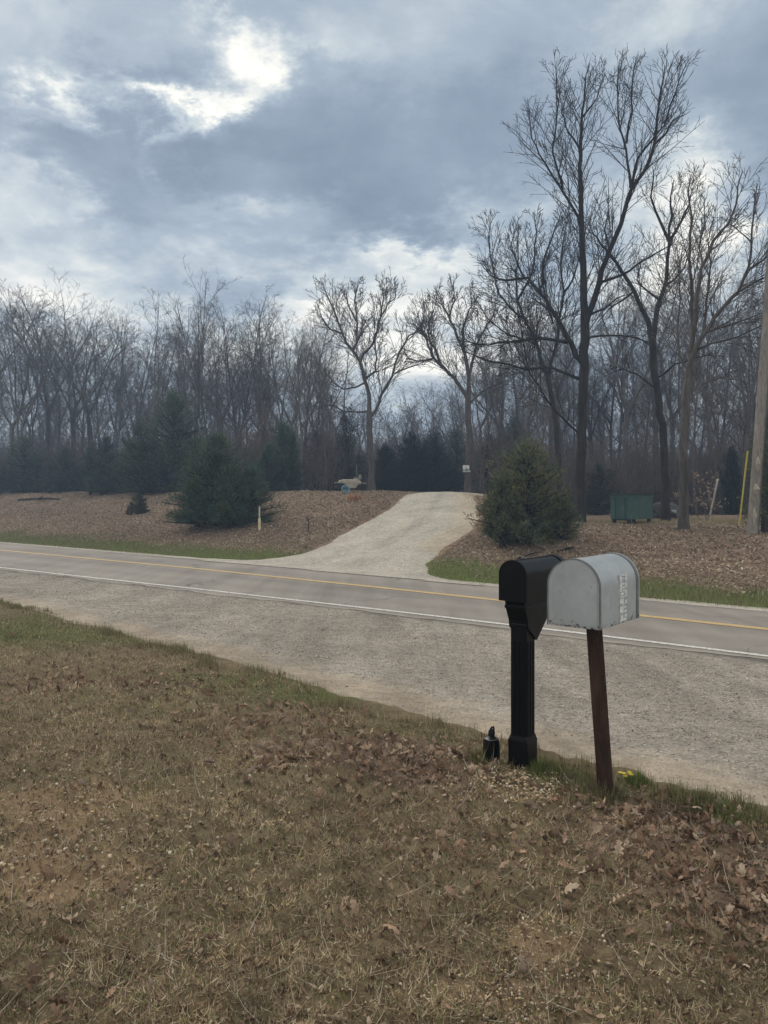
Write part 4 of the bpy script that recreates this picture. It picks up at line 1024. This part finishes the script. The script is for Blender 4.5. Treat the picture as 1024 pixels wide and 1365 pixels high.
# sign plates on the forked tree
def tree_sign():
    p = atd(621.5, 42.9); z = EYE + (HZ - 624) * 42.9 / F; root = empty('small_sign', (p.x, 42.95, z - .2)); tag(root, 'small white sign with a pale plate under it, nailed to the forked tree', 'sign')
    b = BM(); b.box((0, 0, .26), (.36, .02, .20), None, .004); b.build('white_plate', simple('white_sign_paint', (.72, .70, .72), .5, 0, .1), root)
    c = BM(); c.prism([(-.20, -.02), (.26, -.02), (.17, .15), (-.15, .15)], -.02, 0); c.build('lower_plate', simple('pale_green_sign', (.36, .42, .38), .5, 0, .15), root)
    d = BM(); d.lathe([(.05, 0), (.05, .008)], seg=14, M=Matrix.Translation((.02, -.021, .09)) @ Matrix.Rotation(R(90), 4, 'X')); d.build('emblem', simple('dark_emblem', (.04, .05, .05), .6), root)
    e = BM(); e.box((0, .03, .1), (.05, .06, .5)); e.build('backing_strip', M['bark'], root)
tree_sign()

# ---- the crowd of woods behind: prototypes copied one by one
KINDS = ['slim', 'fork', 'straight', 'fork', 'slim', 'straight', 'fork', 'slim']
protos = []
for i, kd in enumerate(KINDS):
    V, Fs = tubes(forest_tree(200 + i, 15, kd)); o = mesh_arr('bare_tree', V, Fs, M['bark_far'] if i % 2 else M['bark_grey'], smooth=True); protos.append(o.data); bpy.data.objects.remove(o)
def plant(px, Y, H, lab, group):
    p = atd(px, Y); o = bpy.data.objects.new('bare_tree', protos[int(rng.integers(0, len(protos)))]); col.objects.link(o)
    s = H / 15; o.location = p; o.scale = (s * rng.uniform(.9, 1.15), s * rng.uniform(.9, 1.15), s); o.rotation_euler = (0, 0, rng.uniform(0, 6.28))
    tag(o, lab, 'tree', group); return o
LL = 'slender bare grey tree in the crowded woods above the left bank'
LC = 'low bare tree in the thin woods behind the top of the driveway'
LR = 'slender bare tree in the tangled woods behind the dumpster yard'
def crestY(px): return float(np.interp(px, [-200, 0, 200, 430, 640, 760, 1024, 1300], [74, 60, 50, 42, 41, 43, 41, 38]))
cnt = 0
for px in np.arange(-130, 440, 10.0):           # front ranks of the left woods
    Y = crestY(px) + rng.uniform(0, 14) + (4 if rng.random() < .5 else 0); top = np.interp(px, [-100, 40, 110, 180, 240, 330, 390, 440], [385, 378, 400, 405, 385, 380, 388, 450]) + rng.uniform(-8, 60)
    plant(px + rng.normal(0, 4), Y, (HZ - top) * Y / F + EYE - 1.9, LL, 'bare trees above the left bank')
for px in np.arange(-140, 450, 15.0):                            # deeper ranks
    Y = crestY(px) + rng.uniform(16, 40); plant(px + rng.normal(0, 5), Y, rng.uniform(12, 17.5), LL, 'bare trees above the left bank')
for px in np.arange(430, 640, 11.0):
    Y = rng.uniform(62, 95); top = np.interp(px, [430, 480, 560, 640], [500, 545, 520, 470]) + rng.uniform(-20, 40); plant(px + rng.normal(0, 4), Y, (HZ - top) * Y / F, LC, 'bare trees behind the driveway top')
for px in np.arange(640, 1190, 9.5):
    Y = rng.uniform(40, 66); top = np.interp(px, [640, 700, 800, 900, 1024, 1190], [420, 360, 350, 300, 290, 300]) + rng.uniform(0, 130); plant(px + rng.normal(0, 4), Y, min(18, (HZ - top) * Y / F + 1), LR, 'bare trees behind the dumpster yard')
for px in np.arange(645, 1190, 16.0):
    Y = rng.uniform(66, 95); plant(px + rng.normal(0, 5), Y, rng.uniform(11, 16), LR, 'bare trees behind the dumpster yard')
# ---- thicket of saplings and brush under the woods
SAP = dict(FOREST); SAP.update(seg=[.6, .45, .4], wander=[.14, .2, .22], max=3, tip=.006, dens=[3.2, 3.0, 3.0], min=[4, 3, 2], t0=[.12, .1, .1], ratio=[.42, .5, .5], lmin=.25, lmax=[2.2, 1.1, .6], rk=[.010, .009, .009])
def sap(seed, H, lv):
    r = np.random.default_rng(seed); out = []; P = dict(SAP); P['max'] = lv
    for k in range(3): grow(out, r, (r.normal(0, .25), r.normal(0, .25), -.1), (r.normal(0, .2), r.normal(0, .2), 1), H * r.uniform(.6, 1), H * .0065, 0, P)
    return tubes(out)
SAPS = [sap(300 + i, 4.5, 2) for i in range(5)]
def thicket(name, lab, pts, H, mat):
    x, y, h = pts; n = len(x); g = rng.integers(0, 5, n); z = hf(x, y); rt = rots(rng.uniform(0, 6.28, n), rng.normal(0, .08, n)); parts = []
    for k, (TV, TF) in enumerate(SAPS):
        m = g == k
        if m.sum(): parts.append(inst(TV, TF, np.stack([x, y, z], -1)[m], rt[m], (h / 4.5)[m]))
    V, Fs, _ = merge([(a, b, None) for a, b, _ in parts]); tag(mesh_arr(name, V, Fs, mat, smooth=True), lab, 'brush', kind='stuff')
def band(n, p0, p1, d0, d1, h0, h1):
    px = rng.uniform(p0, p1, n); Y = np.array([crestY(q) for q in px]) + rng.uniform(d0, d1, n); return (px - CX) / F * Y, Y, rng.uniform(h0, h1, n)
def cat(*b): return tuple(np.concatenate(q) for q in zip(*b))
thicket('undergrowth', 'brown grey brush and saplings under the woods', cat(band(620, -160, 440, 1, 30, 2.5, 6.5), band(300, 430, 650, 12, 45, 2, 5.5), band(620, 640, 1200, 1, 28, 2.5, 6.5), band(220, 780, 1000, 0, 8, 1.5, 4)), 1, M['twig_brown'])
# ---- far woods, one mass
def far_woods():
    T2 = dict(FOREST); T2['max'] = 3; T2['tip'] = .02; T2['dens'] = [1.6, 1.3, 1.6, 0]
    tm = []
    for i in range(3):
        r = np.random.default_rng(400 + i); out = []; grow(out, r, (0, 0, -.3), (0, 0, 1), 15, .17, 0, T2); tm.append(tubes(out))
    n = 330; px = np.concatenate([rng.uniform(-700, 440, 150), rng.uniform(440, 640, 50), rng.uniform(640, 1700, 130)]); Y = rng.uniform(92, 150, n); x = (px - CX) / F * Y
    s = np.where((px > 430) & (px < 640), rng.uniform(.62, .85, n), rng.uniform(.75, 1.1, n))
    g = rng.integers(0, 3, n); rt = rots(rng.uniform(0, 6.28, n), np.zeros(n)); z = hf(x, Y)
    V, Fs, _ = merge([(a, b, None) for a, b, _ in [inst(tm[k][0], tm[k][1], np.stack([x, Y, z], -1)[g == k], rt[g == k], s[g == k]) for k in range(3)]])
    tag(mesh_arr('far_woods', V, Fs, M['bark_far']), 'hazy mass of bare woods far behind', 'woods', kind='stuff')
    b = (lambda n, p0, p1: ((lambda px, Y: ((px - CX) / F * Y, Y, rng.uniform(4, 9.5, n)))(rng.uniform(p0, p1, n), rng.uniform(85, 140, n))))
    thicket('far_brush', 'brown mass of brush far behind among the woods', b(1300, -500, 1500), 1, M['twig_brown'])
far_woods()

# ---- cedars
def cedar_mesh(seed, shape, nb=330, tint=(.030, .052, .026)):
    """unit cedar: height 1, half width 1 (scaled on use); returns trunk polys and foliage arrays"""
    r = np.random.default_rng(seed); polys = [(np.array([[0, 0, -.06], [0, 0, .3], [.01, 0, .6], [0, .01, .93]]), np.array([.035, .03, .018, .004]))]
    pos, dirs, cols, siz = [], [], [], []
    lob = r.uniform(0, 6.28, 5)
    for i in range(nb):
        h = r.beta(1.1, 1.2) * .97 + .02; a = r.uniform(0, 6.283)
        if shape == 'round': pr = (1 - (max(0, h - .30) / .72) ** 2.3) * (.72 + .28 * min(1, h / .2))
        elif shape == 'cone': pr = (1 - h ** 1.5) ** .9 * (.8 + .2 * min(1, h / .15))
        else: pr = min(1, (1 - h) * 1.9) ** .7
        lobe = .76 + .18 * math.sin(a * 2 + lob[0] + h * 4) + .17 * math.sin(a * 3 + lob[1] - h * 11) + .10 * math.sin(a * 7 + lob[2] + h * 17)
        L = max(.05, pr * lobe * r.uniform(.78, 1.04)); el = r.uniform(.05, .85) * (.6 + h)
        d = np.array([math.cos(a) * math.cos(el), math.sin(a) * math.cos(el), math.sin(el) * .45]); o = np.array([0, 0, max(.015, h - .10 * L)])
        t = np.linspace(0, 1, 4); sag = -.05 * t * (1 - t)
        bp = o + d * L * t[:, None] + np.stack([0 * t, 0 * t, sag], -1)
        polys.append((bp, np.array([.010, .007, .004, .002]) * (.5 + L)))
        tone = r.uniform(.7, 1.25); hue = r.normal(0, 1)
        c = np.array(tint) * tone * (1 + np.array([.18, .06, -.05]) * hue)
        m = int(15 + 22 * L)
        for j in range(m):
            tt = 1 - r.random() ** 1.5 * .72; q = o + d * L * tt + r.normal(0, .045, 3) * np.array([1, 1, .8]); q[2] = max(q[2], .02)
            pos.append(q); dirs.append(nrm(d + r.normal(0, .6, 3) + np.array([0, 0, .5]))); cols.append(np.maximum(c * r.uniform(.75, 1.3), .003)); siz.append(r.uniform(.6, 1.2))
    return polys, np.array(pos), np.array(dirs), np.array(cols), np.array(siz)
SP = None
def spray_tmpl(seed):
    """a flat fan of scale-leaf twiglets, about one unit long along +y"""
    r = np.random.default_rng(seed); V, Fq = [], []
    def strip(a, b, w):
        a, b = np.array(a), np.array(b); d = nrm(b - a); s = nrm(np.cross(d, r.normal(size=3))) * w; k = len(V); m = (a + b) / 2
        V.extend([a - s * .4, a + s * .4, m + s, b, m - s]); Fq.append((k, k + 1, k + 2, k + 4)); Fq.append((k + 4, k + 2, k + 3, k + 3))
    for j in range(7):
        y = .12 * j; a = r.uniform(-.9, .9); l = r.uniform(.35, .7) * (1 - .06 * j); z = r.normal(0, .2)
        strip((0, y, 0), (math.sin(a) * l, y + math.cos(a) * l, z * l), r.uniform(.05, .085))
    tri = [f for f in Fq if f[2] == f[3]]; qd = [f for f in Fq if f[2] != f[3]]
    return np.array(V), [np.array(qd), np.array([f[:3] for f in tri])]
SPR = [spray_tmpl(s) for s in range(4)]
def frames(d):
    n = len(d); y = d / np.linalg.norm(d, axis=1, keepdims=True); ref = rng.normal(size=(n, 3)); x = np.cross(y, ref); x /= np.linalg.norm(x, axis=1, keepdims=True); z = np.cross(x, y)
    return np.stack([x, y, z], -1)
def cedar(loc, H, Wd, shape, seed, lab, name='cedar_tree', cat='cedar', nb=330, tint=(.030, .052, .026), spray=.16, group=None):
    S = np.array([Wd / 2, Wd / 2, H]); q = np.random.default_rng(seed + 900); acc = []
    lead = [(q.normal(0, .12), q.normal(0, .12), 1, .82 if shape == 'round' else .95)]
    if shape == 'round':          # several leaders grown together, none the same height
        a0 = q.uniform(0, 6.28)
        for k in range(4): a = a0 + k * 1.57 + q.normal(0, .35); d = q.uniform(.36, .58); lead.append((d * math.cos(a), d * math.sin(a), q.uniform(.45, .86), q.uniform(.42, .62)))
    else: a = q.uniform(0, 6.28); lead.append((.3 * math.cos(a), .3 * math.sin(a), .68, .6))
    for k, (dx, dy, hh, ww) in enumerate(lead):
        pl, ps, dr, cl, sz = cedar_mesh(seed + 50 * k, 'round' if k == 0 else 'oval', int(nb * (.62 if k == 0 else .30)), tint)
        m = np.array([ww, ww, hh]); off = np.array([dx, dy, 0]); acc.append(([(p * m + off, r * .8) for p, r in pl], ps * m + off, dr, cl * q.uniform(.85, 1.15), sz))
    polys = [p for a in acc for p in a[0]]; pos, dirs, cols, siz = (np.concatenate([a[k] for a in acc]) for k in (1, 2, 3, 4))
    root = empty(name, loc, rng.uniform(0, 6.28)); tag(root, lab, cat, group)
    V, Fs = tubes([(p * S, r * max(Wd * .8, .6)) for p, r in polys]); mesh_arr('trunk', V, Fs, M['bark'], parent=root, smooth=True)
    P = pos * S; Dd = frames(dirs * S / S.mean()); g = rng.integers(0, 4, len(P))
    V, Fs, C = merge([inst(SPR[k][0], SPR[k][1], P[g == k], Dd[g == k], siz[g == k] * spray * (.46 + .10 * H), cols[g == k]) for k in range(4)])
    mesh_arr('foliage', V, Fs, M['cedar'], C, parent=root)
    return root
BLU = (.055, .095, .068); OLV = (.125, .145, .078)
cedar(at(300, 699), 3.6, 5.2, 'round', 1, 'big round dark green cedar low on the left bank behind the pale marker', nb=620, tint=(.075, .112, .070))
cedar(at(702, 724), 2.9, 3.6, 'round', 2, 'olive green cedar on the bank right of the driveway', nb=420, tint=OLV)
cedar(atd(232, 46), 5.8, 7.0, 'round', 3, 'broad tall cedar behind the big round cedar to its left', nb=520, tint=(.072, .105, .066))
cedar(atd(374, 41), 3.7, 3.2, 'round', 4, 'dark blue green cedar behind the big round cedar to its right', nb=300, tint=BLU)
cedar(at(183, 686), 1.05, 1.35, 'round', 5, 'small low cedar bush alone on the leafy left bank', 'cedar_bush', 'bush', 110, (.040, .052, .034), .12)
cedar(atd(148, 48), 3.4, 4.6, 'round', 6, 'dark rounded cedar touching the left flank of the broad tall cedar', nb=260, tint=BLU)
cedar(atd(92, 54), 3.0, 4.4, 'round', 7, 'squat dark cedar in the gap of the left row, pale grass under it', nb=260, tint=(.066, .10, .062))
cedar(atd(28, 57), 4.2, 6.0, 'round', 8, 'dark cedar at the far left end of the row', nb=260, tint=(.066, .10, .060))
cedar(atd(-30, 60), 4.4, 4.4, 'cone', 9, 'dark cedar cut by the left edge of the view', nb=220, tint=BLU)
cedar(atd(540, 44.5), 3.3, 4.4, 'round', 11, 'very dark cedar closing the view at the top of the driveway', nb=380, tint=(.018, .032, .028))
cedar(atd(577, 47), 3.7, 5.0, 'round', 12, 'broad dark cedar right of the very dark one behind the driveway', nb=340, tint=(.036, .056, .046))
cedar(atd(672, 46), 4.6, 4.4, 'round', 13, 'blue green cedar between the sign tree and the olive cedar', nb=340, tint=BLU)
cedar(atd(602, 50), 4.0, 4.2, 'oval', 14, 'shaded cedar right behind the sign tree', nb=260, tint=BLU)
cedar(atd(518, 52), 3.2, 3.8, 'round', 15, 'rounded cedar rising just right of the lone vase-crowned tree', nb=260, tint=(.03, .044, .03))
cedar(atd(470, 50), 5.5, 3.6, 'cone', 16, 'thin see-through cedar left of the lone vase-crowned tree', nb=170, tint=(.03, .05, .035))
cedar(atd(1036, 25.5), 3.6, 2.3, 'oval', 17, 'green cedar crowding behind the utility pole at the right edge', nb=280, tint=OLV)
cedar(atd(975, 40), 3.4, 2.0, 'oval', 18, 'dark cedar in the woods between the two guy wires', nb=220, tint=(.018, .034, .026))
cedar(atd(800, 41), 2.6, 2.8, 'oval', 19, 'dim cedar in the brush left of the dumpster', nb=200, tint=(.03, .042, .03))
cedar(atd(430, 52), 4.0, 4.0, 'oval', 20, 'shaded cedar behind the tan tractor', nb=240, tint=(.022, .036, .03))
cedar(atd(345, 55), 4.6, 5.4, 'round', 21, 'grey green cedar deep in the woods above the big round cedar', nb=240, tint=(.05, .072, .056))
# brush with a few dead leaves still on, right of the thick tree
def leafy_brush():
    p = atd(943, 31); r = np.random.default_rng(9); root = empty('leafy_sapling', p); tag(root, 'sapling holding pale dead leaves between the thick tree and the white guy sleeve', 'sapling')
    out = []; P = dict(SAP); P['max'] = 2
    for k in range(4): grow(out, r, (r.normal(0, .2), r.normal(0, .2), -.1), (r.normal(0, .3), r.normal(0, .3), 1), r.uniform(1.3, 2.3), .016, 0, P)
    V, Fs = tubes(out); mesh_arr('trunk', V, Fs, M['twig_brown'], parent=root)
    q = np.array([p_[int(r.integers(1, len(p_)))] for p_, _ in out for _ in range(4)]); q = q[q[:, 2] > .5]; n = len(q)
    V, Fs, C = leaves(q[:, 0], q[:, 1], q[:, 2], r.uniform(.07, .13, n), r.normal(0, 1., n), LF, pick(np.array([(.36, .27, .20), (.30, .22, .17), (.42, .33, .26)]), n)); mesh_arr('dead_leaves', V, Fs, M['leaf'], C, parent=root)
leafy_brush()

# ------------------------------------------------------------------ air
def haze():
    m = bpy.data.materials.new('damp_air'); m.use_nodes = True; t = m.node_tree; t.nodes.clear()
    o = t.nodes.new('ShaderNodeOutputMaterial'); v = t.nodes.new('ShaderNodeVolumePrincipled'); t.links.new(v.outputs[0], o.inputs['Volume'])
    v.inputs['Color'].default_value = (.52, .69, .98, 1); v.inputs['Density'].default_value = .0022; v.inputs['Anisotropy'].default_value = .2
    b = BM(); b.box((0, 150, 11.5), (2800, 2500, 30)); h = b.build('haze', m); tag(h, kind='stuff', label='thin bluish air between the road and the woods', cat='haze')
haze()
